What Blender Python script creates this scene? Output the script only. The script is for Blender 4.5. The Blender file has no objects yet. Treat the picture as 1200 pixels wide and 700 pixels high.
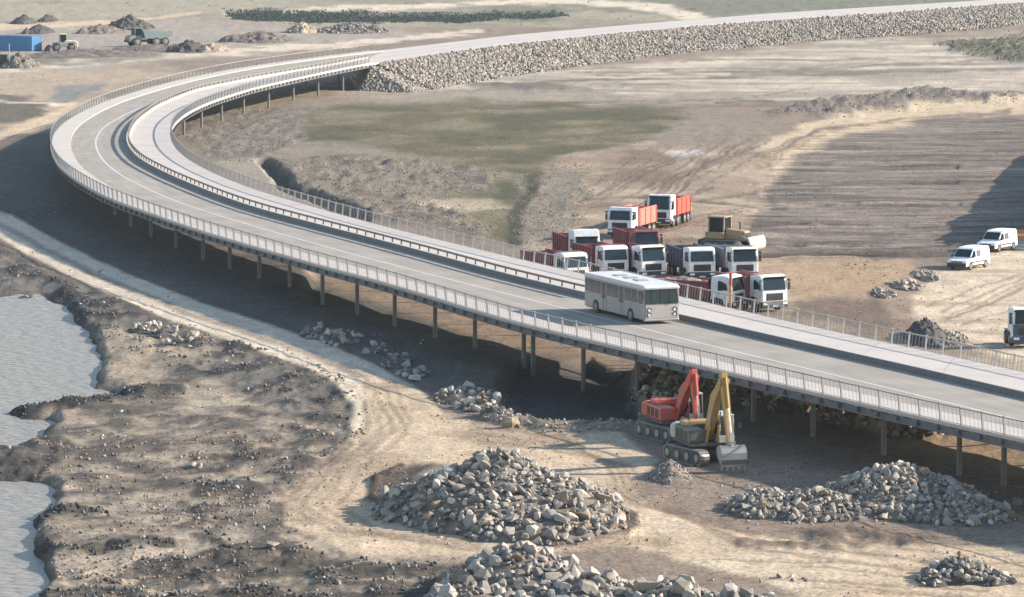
import bpy, bmesh, math, random
import numpy as np
from mathutils import Vector, Matrix, Euler
random.seed(7); RNG = np.random.default_rng(11)
R = math.radians
SC = bpy.context.scene
COL = SC.collection

# ------------------------------------------------------------------ camera, light, exposure
F, CAMH, YH = 5000.0, 38.0, -180.0          # focal length in photo pixels, camera height, horizon row
PITCH = math.atan((350 - YH) / F)
cam = bpy.data.cameras.new('camera'); camo = bpy.data.objects.new('camera', cam); COL.objects.link(camo)
camo.location = (0, 0, CAMH); camo.rotation_euler = (math.pi / 2 - PITCH, 0, 0)
cam.sensor_fit = 'HORIZONTAL'; cam.sensor_width = 36; cam.lens = 36 * F / 1200
cam.clip_start = 1; cam.clip_end = 200000
SC.camera = camo

SUN_EL, SUN_AZ = R(24.5), R(81)               # azimuth clockwise from +Y: the sun stands to the right
sx, sy, sz = math.sin(SUN_AZ) * math.cos(SUN_EL), math.cos(SUN_AZ) * math.cos(SUN_EL), math.sin(SUN_EL)
sl = bpy.data.lights.new('sun', 'SUN'); sl.energy = 5.0; sl.angle = R(0.6); sl.color = (1.0, 0.90, 0.79)
so = bpy.data.objects.new('sun', sl); COL.objects.link(so)
so.rotation_euler = Vector((sx, sy, sz)).to_track_quat('Z', 'Y').to_euler()
W = bpy.data.worlds.new('World'); SC.world = W; W.use_nodes = True
wn = W.node_tree.nodes; wl = W.node_tree.links
bg = wn['Background']; sky = wn.new('ShaderNodeTexSky'); sky.sky_type = 'NISHITA'; sky.sun_disc = False
sky.sun_elevation = SUN_EL; sky.sun_rotation = SUN_AZ; sky.air_density = 1.3; sky.dust_density = .5; sky.ozone_density = 2.0
wl.new(sky.outputs[0], bg.inputs[0]); bg.inputs[1].default_value = 0.125
SC.view_settings.view_transform = 'Standard'; SC.view_settings.look = 'None'
SC.view_settings.gamma = 1; SC.view_settings.exposure = 1.0

# ------------------------------------------------------------------ projection helpers
_c, _s = math.cos(PITCH), math.sin(PITCH)
def unproj(px, py, z=0.0):
    u = (np.asarray(px, float) - 600) / F; v = (350 - np.asarray(py, float)) / F
    dx = u; dy = _c + v * _s; dz = -_s + v * _c
    t = (z - CAMH) / dz
    return dx * t, dy * t
def proj(x, y, z):
    rx, ry, rz = x, y, z - CAMH
    d = ry * _c - rz * _s; upv = ry * _s + rz * _c
    return 600 + F * rx / d, 350 - F * upv / d
HAZE = .00006
def scale_at(py, z=0.0):                     # photo pixels per metre
    x, y = unproj(600, py, z); return F / math.hypot(float(y), CAMH - z)

# ------------------------------------------------------------------ noise
_T = RNG.random((256, 256))
def vnoise(x, y):
    xi = np.floor(x).astype(int); yi = np.floor(y).astype(int)
    fx = x - xi; fy = y - yi
    fx = fx * fx * (3 - 2 * fx); fy = fy * fy * (3 - 2 * fy)
    a = _T[xi % 256, yi % 256]; b = _T[(xi + 1) % 256, yi % 256]
    c = _T[xi % 256, (yi + 1) % 256]; d = _T[(xi + 1) % 256, (yi + 1) % 256]
    return (a * (1 - fx) + b * fx) * (1 - fy) + (c * (1 - fx) + d * fx) * fy
def fbm(x, y, o=4, g=0.5, rot=True):
    s = 0; a = 1; t = 0
    for i in range(o):
        ca_, sa_ = math.cos(.6 + i * 1.1), math.sin(.6 + i * 1.1) if i else 0
        if not i or not rot: ca_, sa_ = 1.0, 0.0
        s = s + a * vnoise((x * ca_ - y * sa_) * 2 ** i + 17.3 * i, (x * sa_ + y * ca_) * 2 ** i + 9.1 * i); t += a; a *= g
    return s / t * 2 - 1                     # about -0.6 .. 0.6
def sstep(a, b, x):
    t = np.clip((x - a) / (b - a), 0, 1); return t * t * (3 - 2 * t)

# ------------------------------------------------------------------ materials
def lin(c):
    return tuple(((v / 255) / 12.92 if v / 255 <= .04045 else ((v / 255 + .055) / 1.055) ** 2.4) for v in c)
MATS = {}
def mat(name, rgb, rough=.6, metal=0.0, var=.10, scale=3.0, bump=0.0, bscale=20.0, dirt=0.0, dirtcol=(.23, .18, .13), rnd=0.0, island=0.0, spec=.5):
    """rgb: linear base colour; noise gives grain and wear, rnd varies per object, island per loose piece"""
    if name in MATS: return MATS[name]
    m = bpy.data.materials.new(name); m.use_nodes = True
    n = m.node_tree.nodes; l = m.node_tree.links; b = n['Principled BSDF']
    b.inputs['Roughness'].default_value = rough; b.inputs['Metallic'].default_value = metal
    b.inputs['Specular IOR Level'].default_value = spec
    tc = n.new('ShaderNodeTexCoord')
    nz = n.new('ShaderNodeTexNoise'); nz.inputs['Scale'].default_value = scale; nz.inputs['Detail'].default_value = 5
    l.new(tc.outputs['Object'], nz.inputs['Vector'])
    mr = n.new('ShaderNodeMapRange'); mr.inputs[1].default_value = .3; mr.inputs[2].default_value = .7
    mr.inputs[3].default_value = 1 - var; mr.inputs[4].default_value = 1 + var
    l.new(nz.outputs['Fac'], mr.inputs[0]); val = mr.outputs[0]
    def mul(a, src, amp):
        r = n.new('ShaderNodeMapRange'); r.inputs[3].default_value = 1 - amp; r.inputs[4].default_value = 1 + amp
        l.new(src, r.inputs[0]); q = n.new('ShaderNodeMath'); q.operation = 'MULTIPLY'
        l.new(a, q.inputs[0]); l.new(r.outputs[0], q.inputs[1]); return q.outputs[0]
    if rnd: val = mul(val, n.new('ShaderNodeObjectInfo').outputs['Random'], rnd)
    if island: val = mul(val, n.new('ShaderNodeNewGeometry').outputs['Random Per Island'], island)
    vm = n.new('ShaderNodeVectorMath'); vm.operation = 'SCALE'; vm.inputs[0].default_value = rgb
    l.new(val, vm.inputs['Scale']); out = vm.outputs[0]
    if dirt:
        n2 = n.new('ShaderNodeTexNoise'); n2.inputs['Scale'].default_value = 1.3; n2.inputs['Detail'].default_value = 6
        l.new(tc.outputs['Object'], n2.inputs['Vector'])
        r2 = n.new('ShaderNodeMapRange'); r2.inputs[1].default_value = .42; r2.inputs[2].default_value = .72
        r2.inputs[3].default_value = 0; r2.inputs[4].default_value = dirt; l.new(n2.outputs['Fac'], r2.inputs[0])
        mx = n.new('ShaderNodeMix'); mx.data_type = 'RGBA'; l.new(r2.outputs[0], mx.inputs[0])
        l.new(out, mx.inputs[6]); mx.inputs[7].default_value = (*dirtcol, 1); out = mx.outputs[2]
    l.new(out, b.inputs['Base Color'])
    if bump:
        n3 = n.new('ShaderNodeTexNoise'); n3.inputs['Scale'].default_value = bscale; n3.inputs['Detail'].default_value = 6
        l.new(tc.outputs['Object'], n3.inputs['Vector'])
        bp = n.new('ShaderNodeBump'); bp.inputs['Strength'].default_value = bump; bp.inputs['Distance'].default_value = .05
        l.new(n3.outputs['Fac'], bp.inputs['Height']); l.new(bp.outputs[0], b.inputs['Normal'])
    MATS[name] = m; return m

M_white = mat('white_paint', (.80, .80, .79), .35, dirt=.35, dirtcol=(.45, .38, .30))
M_red = mat('red_tipper_paint', (.23, .035, .045), .5, dirt=.55, var=.15, dirtcol=(.22, .12, .09))
M_orange = mat('orange_red_tipper_paint', (.50, .075, .055), .5, dirt=.3, var=.12, dirtcol=(.5, .25, .15))
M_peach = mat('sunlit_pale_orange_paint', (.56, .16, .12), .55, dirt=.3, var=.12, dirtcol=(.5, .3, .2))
M_pink = mat('faded_red_tipper_paint', (.36, .13, .13), .55, dirt=.5, var=.12)
M_greyblue = mat('grey_tipper_paint', (.22, .23, .27), .55, dirt=.5)
M_navy = mat('dark_blue_paint', (.02, .06, .12), .45, dirt=.3)
M_glass = mat('dark_glass', (.012, .026, .033), .10, var=.3, spec=.35)
M_black = mat('black_plastic', (.022, .022, .024), .6, dirt=.35, dirtcol=(.12, .10, .08))
M_tyre = mat('tyre_rubber', (.025, .024, .023), .9, dirt=.7, dirtcol=(.15, .12, .09))
M_chassis = mat('chassis_steel', (.05, .05, .05), .7, dirt=.6, dirtcol=(.16, .13, .10))
M_rim = mat('wheel_rim', (.30, .29, .28), .5, metal=.3, dirt=.5)
M_lamp = mat('headlamp_lens', (.7, .7, .68), .15)
M_amber = mat('amber_lens', (.7, .25, .03), .3)
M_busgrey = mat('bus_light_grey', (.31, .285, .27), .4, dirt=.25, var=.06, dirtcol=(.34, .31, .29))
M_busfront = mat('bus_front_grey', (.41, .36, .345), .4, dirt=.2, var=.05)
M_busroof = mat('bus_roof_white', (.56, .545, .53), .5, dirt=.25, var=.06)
M_exred = mat('excavator_red', (.55, .085, .05), .45, dirt=.4, dirtcol=(.24, .14, .10))
M_exyel = mat('excavator_yellow', (.42, .25, .07), .5, dirt=.55, dirtcol=(.27, .21, .14))
M_exwhite = mat('excavator_pale_panel', (.50, .47, .40), .5, dirt=.5)
M_steel = mat('worn_steel', (.33, .32, .31), .45, metal=.6, dirt=.4, dirtcol=(.25, .2, .15))
M_chrome = mat('piston_rod', (.6, .6, .6), .2, metal=.9)
M_exgrey = mat('dusty_dark_grey_panel', (.10, .095, .085), .6, dirt=.6, dirtcol=(.22, .18, .13))
M_dozer = mat('bulldozer_tan_yellow', (.33, .235, .125), .55, dirt=.6, dirtcol=(.27, .21, .14))
M_blade = mat('pale_blade_steel', (.48, .44, .375), .5, dirt=.4, dirtcol=(.4, .33, .24))
M_cream = mat('loader_cream', (.80, .73, .60), .5, dirt=.5)
M_teal = mat('dumper_dusty_teal', (.17, .22, .22), .6, dirt=.5, dirtcol=(.25, .24, .21))
M_contblue = mat('container_blue', (.03, .20, .42), .5, dirt=.3, var=.12)
M_hivis = mat('hi_vis_yellow', (.75, .68, .10), .8)
M_hivor = mat('hi_vis_orange', (.80, .22, .05), .8)
M_skin = mat('skin', (.45, .27, .19), .6)
M_cloth = mat('dark_trousers', (.03, .035, .05), .9)
M_rail = mat('galvanised_rail', (.36, .35, .34), .55, metal=.35, dirt=.3)
M_railtop = mat('rail_top_grey', (.30, .28, .27), .55, metal=.2, dirt=.3)
M_guard = mat('weathered_guardrail', (.17, .14, .12), .7, dirt=.3)
M_conc = mat('pale_concrete', (.46, .41, .365), .85, var=.07, scale=.35, dirt=.25, dirtcol=(.42, .37, .32), bump=.15)
M_kerbshade = mat('dark_kerb_shade', (.10, .107, .12), .6, var=.15, dirt=.2)  # dark face tone with the shade below the kerb top painted in
M_pier = mat('pier_concrete', (.20, .19, .18), .8, var=.1, dirt=.3)
M_deckbody = mat('deck_steel', (.10, .105, .11), .7, var=.15, dirt=.3)
M_lineW = mat('road_paint', (.52, .49, .46), .7, var=.12, scale=1.5, dirt=.35, dirtcol=(.42, .39, .36))
M_seam = mat('joint_sealant', (.30, .28, .26), .9)
ROCK = [mat('rock_grey', (.31, .275, .235), .9, var=.22, scale=2.5, bump=.5, bscale=7, rnd=.30, spec=.2),
        mat('rock_pale', (.43, .375, .31), .9, var=.2, scale=2.5, bump=.5, bscale=7, rnd=.25, spec=.2),
        mat('rock_brown', (.30, .23, .165), .9, var=.25, scale=2.5, bump=.5, bscale=7, rnd=.3, spec=.2),
        mat('rock_blue_grey', (.25, .225, .195), .9, var=.22, scale=2.5, bump=.5, bscale=7, rnd=.3, spec=.2)]
M_rubble = mat('rubble_grey', (.26, .235, .21), .95, island=.45, var=.15, spec=.2)
M_rubpale = mat('rubble_pale', (.34, .30, .255), .95, island=.38, var=.15, spec=.2)
M_riprap = mat('riprap_stone', (.29, .255, .215), .95, island=.4, var=.15, spec=.2)
M_rubdark = mat('rubble_dark', (.10, .095, .09), .95, island=.55, var=.2, spec=.2)
M_rubred = mat('rubble_reddish', (.24, .18, .145), .95, island=.5, var=.2, spec=.2)
M_soil = mat('heap_soil', (.17, .14, .115), .95, var=.25, scale=1.2, bump=.8, bscale=4, spec=.2)
M_soildark = mat('heap_dark_soil', (.09, .082, .075), .95, var=.3, scale=1.2, bump=.8, bscale=4, spec=.2)
M_sand = mat('heap_sandy_soil', (.33, .26, .19), .95, var=.25, scale=1.2, bump=.8, bscale=4, spec=.2)
M_clod = mat('soil_clod', (.22, .18, .14), .95, island=.35, var=.2, spec=.2)
M_leaf = mat('reed_leaf', (.045, .065, .052), .8, island=.4)
M_leaf2 = mat('weed_leaf', (.17, .155, .10), .8, island=.4)

# ------------------------------------------------------------------ object helpers
def tag(o, label=None, cat=None, group=None, kind=None):
    if label: o['label'] = label
    if cat: o['category'] = cat
    if group: o['group'] = group
    if kind: o['kind'] = kind
    return o
def empty(name, loc, rz=0, label=None, cat=None, group=None):
    o = bpy.data.objects.new(name, None); COL.objects.link(o); o.empty_display_size = .3
    o.location = loc; o.rotation_euler = (0, 0, rz); return tag(o, label, cat, group)
def link(name, me, parent=None, loc=(0, 0, 0), rot=(0, 0, 0), sc=(1, 1, 1)):
    o = bpy.data.objects.new(name, me); COL.objects.link(o)
    o.location = loc; o.rotation_euler = rot; o.scale = sc
    if parent: o.parent = parent
    return o
def pymesh(name, V, Fc, m, smooth=False):
    me = bpy.data.meshes.new(name); me.from_pydata([tuple(map(float, v)) for v in V], [], Fc)
    me.materials.append(m)
    if smooth: me.polygons.foreach_set('use_smooth', [True] * len(me.polygons))
    me.update(); return me
def npmesh(name, V, T, m, smooth=False):     # numpy verts (n,3), faces (k, 3 or 4)
    me = bpy.data.meshes.new(name); V = np.asarray(V, np.float32); T = np.asarray(T, np.int32); k = T.shape[1]
    me.vertices.add(len(V)); me.vertices.foreach_set('co', V.ravel())
    me.loops.add(T.size); me.loops.foreach_set('vertex_index', T.ravel())
    me.polygons.add(len(T)); me.polygons.foreach_set('loop_start', np.arange(0, T.size, k, dtype=np.int32))
    me.polygons.foreach_set('loop_total', np.full(len(T), k, np.int32))
    if smooth: me.polygons.foreach_set('use_smooth', np.ones(len(T), bool))
    me.materials.append(m); me.update(calc_edges=True); me.validate(); return me

class MB:
    """collects shapes that become one mesh"""
    def __init__(s): s.V = []; s.F = []
    def add(s, V, Fc):
        o = len(s.V); s.V += [tuple(v) for v in V]; s.F += [tuple(i + o for i in f) for f in Fc]; return s
    def box(s, x0, x1, y0, y1, z0, z1, c=0.0, mtx=None):
        if c <= 0:
            V = [(x, y, z) for x in (x0, x1) for y in (y0, y1) for z in (z0, z1)]
            Fc = [(0, 1, 3, 2), (4, 6, 7, 5), (0, 4, 5, 1), (2, 3, 7, 6), (0, 2, 6, 4), (1, 5, 7, 3)]
        else:
            bm = bmesh.new(); bmesh.ops.create_cube(bm, size=1)
            for v in bm.verts:
                v.co = Vector(((x0 + x1) / 2 + v.co.x * (x1 - x0), (y0 + y1) / 2 + v.co.y * (y1 - y0), (z0 + z1) / 2 + v.co.z * (z1 - z0)))
            bmesh.ops.bevel(bm, geom=bm.edges[:] , offset=c, segments=2, affect='EDGES', profile=.5)
            bm.verts.index_update(); V = [v.co[:] for v in bm.verts]; Fc = [tuple(v.index for v in f.verts) for f in bm.faces]; bm.free()
        if mtx is not None: V = [tuple(mtx @ Vector(v)) for v in V]
        return s.add(V, Fc)
    def prism(s, prof, x0, x1, c=0.0, k=.0):
        """profile [(y,z)] swept in x; side edges rounded by c"""
        n = len(prof); cy = sum(p[0] for p in prof) / n; cz = sum(p[1] for p in prof) / n
        ext = max(max(abs(p[0] - cy) for p in prof), max(abs(p[1] - cz) for p in prof))
        rings = [(x0, 1.0), (x1, 1.0)]
        if c > 0:
            q = 1 - c / ext; h = 1 - .3 * c / ext
            rings = [(x0, q), (x0 + .3 * c, h), (x0 + c, 1), (x1 - c, 1), (x1 - .3 * c, h), (x1, q)]
        V = []
        for x, sc_ in rings: V += [(x, cy + (p[0] - cy) * sc_, cz + (p[1] - cz) * sc_) for p in prof]
        Fc = []
        for r in range(len(rings) - 1):
            for i in range(n):
                j = (i + 1) % n; Fc.append((r * n + i, r * n + j, (r + 1) * n + j, (r + 1) * n + i))
        Fc.append(tuple(range(n - 1, -1, -1))); L = (len(rings) - 1) * n; Fc.append(tuple(L + i for i in range(n)))
        return s.add(V, Fc)
    def cyl(s, p, q, r0, r1=None, n=12, cap=True):
        r1 = r0 if r1 is None else r1; p = Vector(p); q = Vector(q); d = (q - p).normalized()
        a = d.orthogonal().normalized(); b = d.cross(a); V = []
        for c_, r_ in ((p, r0), (q, r1)):
            V += [(c_ + (a * math.cos(2 * math.pi * i / n) + b * math.sin(2 * math.pi * i / n)) * r_)[:] for i in range(n)]
        Fc = [(i, (i + 1) % n, n + (i + 1) % n, n + i) for i in range(n)]
        if cap: Fc += [tuple(range(n - 1, -1, -1)), tuple(range(n, 2 * n))]
        return s.add(V, Fc)
    def bar(s, p, q, w, h):                    # rectangular bar between two points
        p = Vector(p); q = Vector(q); d = (q - p); L = d.length; d.normalize()
        up = Vector((0, 0, 1)) if abs(d.z) < .95 else Vector((1, 0, 0))
        a = d.cross(up).normalized(); b = a.cross(d); V = []
        for c_ in (p, q):
            for i, j in ((-1, -1), (1, -1), (1, 1), (-1, 1)): V.append((c_ + a * i * w / 2 + b * j * h / 2)[:])
        return s.add(V, [(3, 2, 1, 0), (4, 5, 6, 7), (0, 1, 5, 4), (1, 2, 6, 5), (2, 3, 7, 6), (3, 0, 4, 7)])
    def slab(s, P, t):                         # quad P (4 points) thickened along its normal
        P = [Vector(p) for p in P]; nrm = (P[1] - P[0]).cross(P[2] - P[0]).normalized() * t
        V = [p[:] for p in P] + [(p + nrm)[:] for p in P]
        return s.add(V, [(3, 2, 1, 0), (4, 5, 6, 7), (0, 1, 5, 4), (1, 2, 6, 5), (2, 3, 7, 6), (3, 0, 4, 7)])
    def mesh(s, name, m, smooth=False):
        me = pymesh(name, s.V, s.F, m, smooth)
        bm = bmesh.new(); bm.from_mesh(me); bmesh.ops.recalc_face_normals(bm, faces=bm.faces[:]); bm.to_mesh(me); bm.free()
        return me
    def put(s, name, m, parent=None, **k): return link(name, s.mesh(name, m), parent, **k)
CACHE = {}
def cached(key, fn):
    if key not in CACHE: CACHE[key] = fn()
    return CACHE[key]

# ------------------------------------------------------------------ terrain: masks in plan, drawn from the survey of the photo
XS = np.concatenate([[-9000, -5000, -2800, -1600, -1000, -700, -500, -380], np.arange(-300, 1501, 2.5), [1580, 1700, 1900, 2200, 2800, 4000, 6200, 10200]])
YS = np.concatenate([[-178, -174, -168, -160, -150, -138, -124, -108, -92, -78, -66], np.arange(-56, 801, 1.8), [830, 880, 960, 1080, 1250, 1500, 1900, 2600, 4000]])
GX, GY = np.meshgrid(XS, YS)
WX, WY = unproj(GX, GY, 0.0)
FINE = (GX > -310) & (GX < 1510) & (GY > -60) & (GY < 805)
n8 = fbm(WX / 8, WY / 10, 5); n30 = fbm(WX / 30 + 5, WY / 40 + 3, 4); n2 = fbm(WX / 1.6, WY / 3.0, 4); n1 = fbm(WX / .7 + 40, WY / 1.6, 3)
st = fbm(WX / 16 + 9, WY / 2.6 + 2, 4, rot=False) + .12 * n8; sh = .6 * fbm(WX / 10 + 33, WY / 6 + WX / 30 + 2, 5) + .55 * fbm(WX / 4 + 71, WY / 3.2 + WX / 9, 4)       # streaks that run left to right
WPX = n8 * 16 + n2 * 6 + n30 * 14; WPY = fbm(WX / 6 + 50, WY / 9 + 20, 4) * 7 + fbm(WX / 22 + 5, WY / 40 + 2, 3) * 6
QX = GX + WPX; QY = GY + WPY
def sd_poly(px, py, pts):
    P = np.array(pts, float); d = np.full(px.shape, 1e12); ins = np.zeros(px.shape, bool)
    for i in range(len(P)):
        a = P[i]; b = P[i - 1]; ex, ey = b[0] - a[0], b[1] - a[1]
        wx, wy = px - a[0], py - a[1]
        t = np.clip((wx * ex + wy * ey) / (ex * ex + ey * ey + 1e-9), 0, 1)
        d = np.minimum(d, (wx - ex * t) ** 2 + (wy - ey * t) ** 2)
        c = (a[1] > py) != (b[1] > py)
        with np.errstate(divide='ignore', invalid='ignore'):
            ins ^= c & (px < (b[0] - a[0]) * (py - a[1]) / (b[1] - a[1] + 1e-12) + a[0])
    d = np.sqrt(d); return np.where(ins, -d, d)
def mp(pts, soft=4, w=1.0, dy=0):
    return sstep(soft, -soft, sd_poly(GX + WPX * w, GY + WPY * w + dy, pts))
def ml(pts, soft=.4, w=.5, off=0.0):
    """polyline [(x, y, halfwidth)], soft as a share of the width; vertical distance counts double"""
    best = np.full(GX.shape, 1e9); X = GX + WPX * w; Y = GY + WPY * w
    for a, b in zip(pts[:-1], pts[1:]):
        ex, ey = b[0] - a[0], (b[1] - a[1]) * 2; wx, wy = X - a[0], (Y - a[1]) * 2
        t = np.clip((wx * ex + wy * ey) / (ex * ex + ey * ey + 1e-9), 0, 1)
        d = np.hypot(wx - ex * t, wy - ey * t) / (a[2] + (b[2] - a[2]) * t)
        best = np.minimum(best, d)
    return sstep(1 + soft, 1 - soft, best)
CK = .60
def C(r, g, b): return np.array(lin((r, g, b))) * CK
col = np.zeros(GX.shape + (3,)); col[:] = C(168, 148, 128)
H = n30 * .25 * FINE + n8 * .18 * FINE
def paint(m, c, a=1.0):
    global col
    col = col * (1 - (m * a)[..., None]) + c * (m * a)[..., None]
def raise_(m, h):
    global H
    H = H + m * h
PALE, SANDC, TAN = C(222, 203, 178), C(214, 190, 158), C(196, 172, 146)
BRN, DKB, MUD, DARK = C(150, 130, 112), C(112, 98, 88), C(128, 116, 104), C(82, 78, 74)
GRASS, GREYS, WETC = C(133, 122, 92), C(158, 152, 142), C(150, 138, 122)

# far country
m = mp([(-900, -60), (2200, -60), (2200, 26), (420, 30), (230, 22), (-900, 34)], 6); paint(m, C(184, 170, 146))
paint(m * sstep(-.1, .3, n30), C(160, 150, 124), .6)
m = mp([(600, -60), (2500, -60), (2500, 8), (1200, 4), (900, 17), (800, 20), (640, 6)], 4); paint(m, C(150, 143, 122), .95)
m = mp([(420, 18), (520, 10), (640, 6), (680, 14), (640, 24), (500, 26)], 4); paint(m, C(148, 144, 118), .9)
m = mp([(260, 11), (330, 11), (480, 15), (640, 15), (660, 19), (560, 23), (420, 24), (275, 23)], 2, .4); paint(m, C(74, 92, 80), .95); raise_(m, -.8)
paint(ml([(330, 12, 3), (430, 8, 4), (560, 3, 4), (690, -3, 4)]), PALE)
paint(ml([(600, 0, 5), (700, 3, 6), (770, 9, 9), (815, 20, 12)]), PALE)
# site yard, upper left
m = mp([(-500, 26), (230, 24), (420, 30), (520, 40), (300, 66), (100, 84), (-500, 98)], 5); paint(m, C(184, 170, 152), .9)
paint(ml([(-300, 34, 7), (0, 33, 7), (70, 31, 6), (140, 27, 5), (230, 16, 4)]), SANDC)
paint(ml([(-300, 88, 8), (0, 83, 8), (110, 73, 8), (200, 66, 7), (310, 58, 6), (450, 47, 6), (560, 38, 5)]), PALE, .9)
paint(mp([(60, 58), (230, 50), (262, 60), (160, 72), (30, 80), (20, 66)], 4), C(150, 140, 122), .8)
m = mp([(-500, 96), (130, 82), (250, 84), (150, 105), (70, 130), (0, 150), (-500, 190)], 6); paint(m, C(196, 176, 150), .85)
paint(mp([(70, 102), (130, 100), (105, 112), (80, 120), (55, 118)], 3, .6), C(150, 148, 142), .8)
m = mp([(-300, 112), (30, 116), (62, 124), (40, 138), (0, 146), (-300, 190)], 3); paint(m, C(128, 118, 104), .9); raise_(m, .2)
paint(ml([(-300, 128, 4), (0, 121, 3), (40, 124, 3), (90, 123, 5)]), PALE, .9)
paint(ml([(-300, 205, 14), (0, 158, 12), (40, 144, 10), (80, 130, 9), (120, 118, 8)]), SANDC)
# ground under and left of the bridge, bluish shade mixed into its colour
m = mp([(-300, 190), (0, 172), (60, 150), (160, 250), (300, 300), (600, 400), (740, 430), (760, 480), (560, 480), (420, 410), (280, 372), (100, 298), (0, 250), (-300, 230)], 7)
paint(m, C(124, 118, 110), .95); paint(m * sstep(0, .4, n8), C(106, 108, 98), .5)
# central field
m = mp([(205, 135), (250, 112), (420, 108), (760, 118), (900, 140), (900, 300), (620, 300), (380, 235), (260, 190), (205, 160)], 8); paint(m, C(166, 150, 130), .95)
m = mp([(335, 160), (375, 128), (560, 120), (760, 124), (815, 136), (760, 158), (660, 175), (640, 205), (620, 215), (600, 285), (540, 270), (500, 230), (560, 200), (480, 180)], 6)
paint(m, GRASS, .92); paint(m * sstep(-.05, .35, n8), C(162, 148, 120), .75); paint(m * sstep(.1, .4, -n8), C(116, 110, 86), .7)
m = mp([(205, 140), (260, 125), (370, 128), (335, 170), (300, 195), (240, 182), (210, 160)], 6); paint(m, C(158, 146, 130)); raise_(m * n2, .3); paint(m * sstep(.0, .25, n1), DARK, .3)
m = mp([(318, 195), (400, 185), (520, 190), (600, 205), (560, 225), (500, 232), (540, 252), (580, 268), (560, 278), (480, 262), (400, 246), (345, 222)], 5)
ROUGH1 = m; paint(m, C(162, 148, 128), .95); raise_(m, .15); raise_(m * np.abs(n2 + n8), .45); paint(m * sstep(.05, .35, n2), C(116, 108, 98), .7)
m = ml([(312, 192, 8), (345, 222, 9), (390, 240, 8), (430, 254, 7)], .5); paint(m, C(96, 92, 84), .8); raise_(m, -.9)
paint(mp([(480, 234), (570, 234), (600, 243), (560, 252), (490, 246)], 4), C(196, 178, 152), .9)
m = mp([(240, 190), (300, 188), (330, 215), (380, 240), (330, 232), (270, 208)], 5); paint(m, C(178, 164, 144), .9)
# flats in front of the embankment
m = mp([(380, 104), (800, 70), (1000, 46), (2200, 4), (2200, 130), (1000, 112), (800, 118), (400, 112)], 6); FLATS = m; paint(m, C(202, 184, 162), .95)
paint(m * sstep(-.05, .3, st), C(172, 160, 142), .75); paint(m * sstep(.1, .35, -st), C(222, 203, 176), .6)
m = mp([(390, 112), (620, 104), (830, 112), (880, 118), (700, 122), (560, 118), (420, 120)], 4); paint(m, C(176, 160, 140), .8)
m = mp([(560, 100), (640, 95), (700, 104), (620, 110)], 4); paint(m, C(128, 118, 106), .8); raise_(m, .4)
m = mp([(1100, 46), (1220, 40), (1500, 38), (1500, 70), (1220, 72), (1120, 62)], 4); paint(m, C(118, 116, 92), .8); raise_(m * (n1 + .5), .5)
paint(ml([(860, 84, 5), (1000, 83, 4), (1150, 81, 5), (1500, 80, 8)]), C(130, 122, 110), .55)
m = ml([(840, 121, 2), (940, 117, 2.5), (1060, 118, 3), (1200, 120, 3)], .6); paint(m, DARK, .5)
m = mp([(898, 134), (960, 116), (1020, 112), (1090, 108), (1180, 112), (1500, 108), (1500, 118), (1120, 122), (1040, 128), (980, 135)], 3); RIDGE = m
paint(m, C(152, 138, 120)); raise_(m, .55); raise_(m * n2, .7)
# haul track on the right and the ploughed field
m = mp([(905, 180), (960, 150), (1100, 134), (1500, 118), (1500, 300), (1180, 300), (880, 305), (872, 250)], 5); PLOUGH = m
paint(m, C(158, 142, 126)); fur = np.sin(WY * 2.1 + n8 * 4) * .5 + .5
paint(m * sstep(.0, .35, st), C(122, 110, 100), .6); paint(m * sstep(.1, .4, -st), C(180, 160, 140), .5)
raise_(m * (fur - .5), .22); raise_(m * st, .22)
for yy, hw in ((298, 2.6), (286, 1.6), (262, 1.4), (240, 1.2), (212, 1.2), (192, 1.0)):
    m = ml([(880, yy + 3, hw), (960, yy, hw * 1.2), (1120, yy + 2, hw)], .6); paint(m, C(84, 74, 70), .55); raise_(m, -.25)
m = ml([(1500, 108, 14), (1200, 124, 14), (1080, 131, 16), (985, 146, 22), (910, 175, 24), (870, 215, 28), (845, 250, 34), (835, 270, 36)], .35); paint(m, SANDC, .95)
for o in (-10, -3, 5, 12): paint(ml([(985 + o, 146, 1.4), (910 + o, 176, 1.6), (872 + o, 215, 1.8), (846 + o, 255, 2)], .7, .25), C(168, 142, 116), .5)
paint(ml([(905, 178, 3), (960, 152, 3), (1060, 138, 2.5), (1180, 130, 2)], .7), C(122, 108, 96), .6)
# lorry yard
m = mp([(610, 220), (640, 190), (760, 160), (900, 180), (870, 300), (1060, 305), (1100, 330), (1200, 400), (1200, 450), (900, 380), (610, 300)], 8); paint(m, C(178, 156, 132), .9)
paint(m * sstep(.1, .4, n8), C(150, 128, 108), .7); paint(m * sstep(.1, .35, -n8), C(205, 182, 154), .6)
m = mp([(600, 215), (640, 200), (690, 205), (680, 240), (660, 285), (610, 285)], 8); paint(m, C(158, 146, 128), .85); raise_(m * n2, .22)
paint(ml([(600, 285, 9), (612, 240, 8), (630, 205, 8)], .6), C(92, 92, 72), .8)
paint(mp([(775, 180), (810, 176), (830, 180), (800, 188)], 3), C(214, 206, 196), .7)
for o in range(7):                            # tyre marks fanning across the yard
    a = 640 + o * 28; paint(ml([(a, 246 - o * 3, 1.5), (a + 60, 214 - o * 4, 1.5), (a + 130, 170 - o * 2, 1.2)], .7, .5), C(136, 118, 100), .55)
rr_ = random.Random(5)
def rut(path, hw, c, a=.55, w=.35, dip=.0):
    m_ = ml([(x, y, hw) for x, y in path], .8, w); paint(m_, c, a)
    if dip: raise_(m_, -dip)
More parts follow.
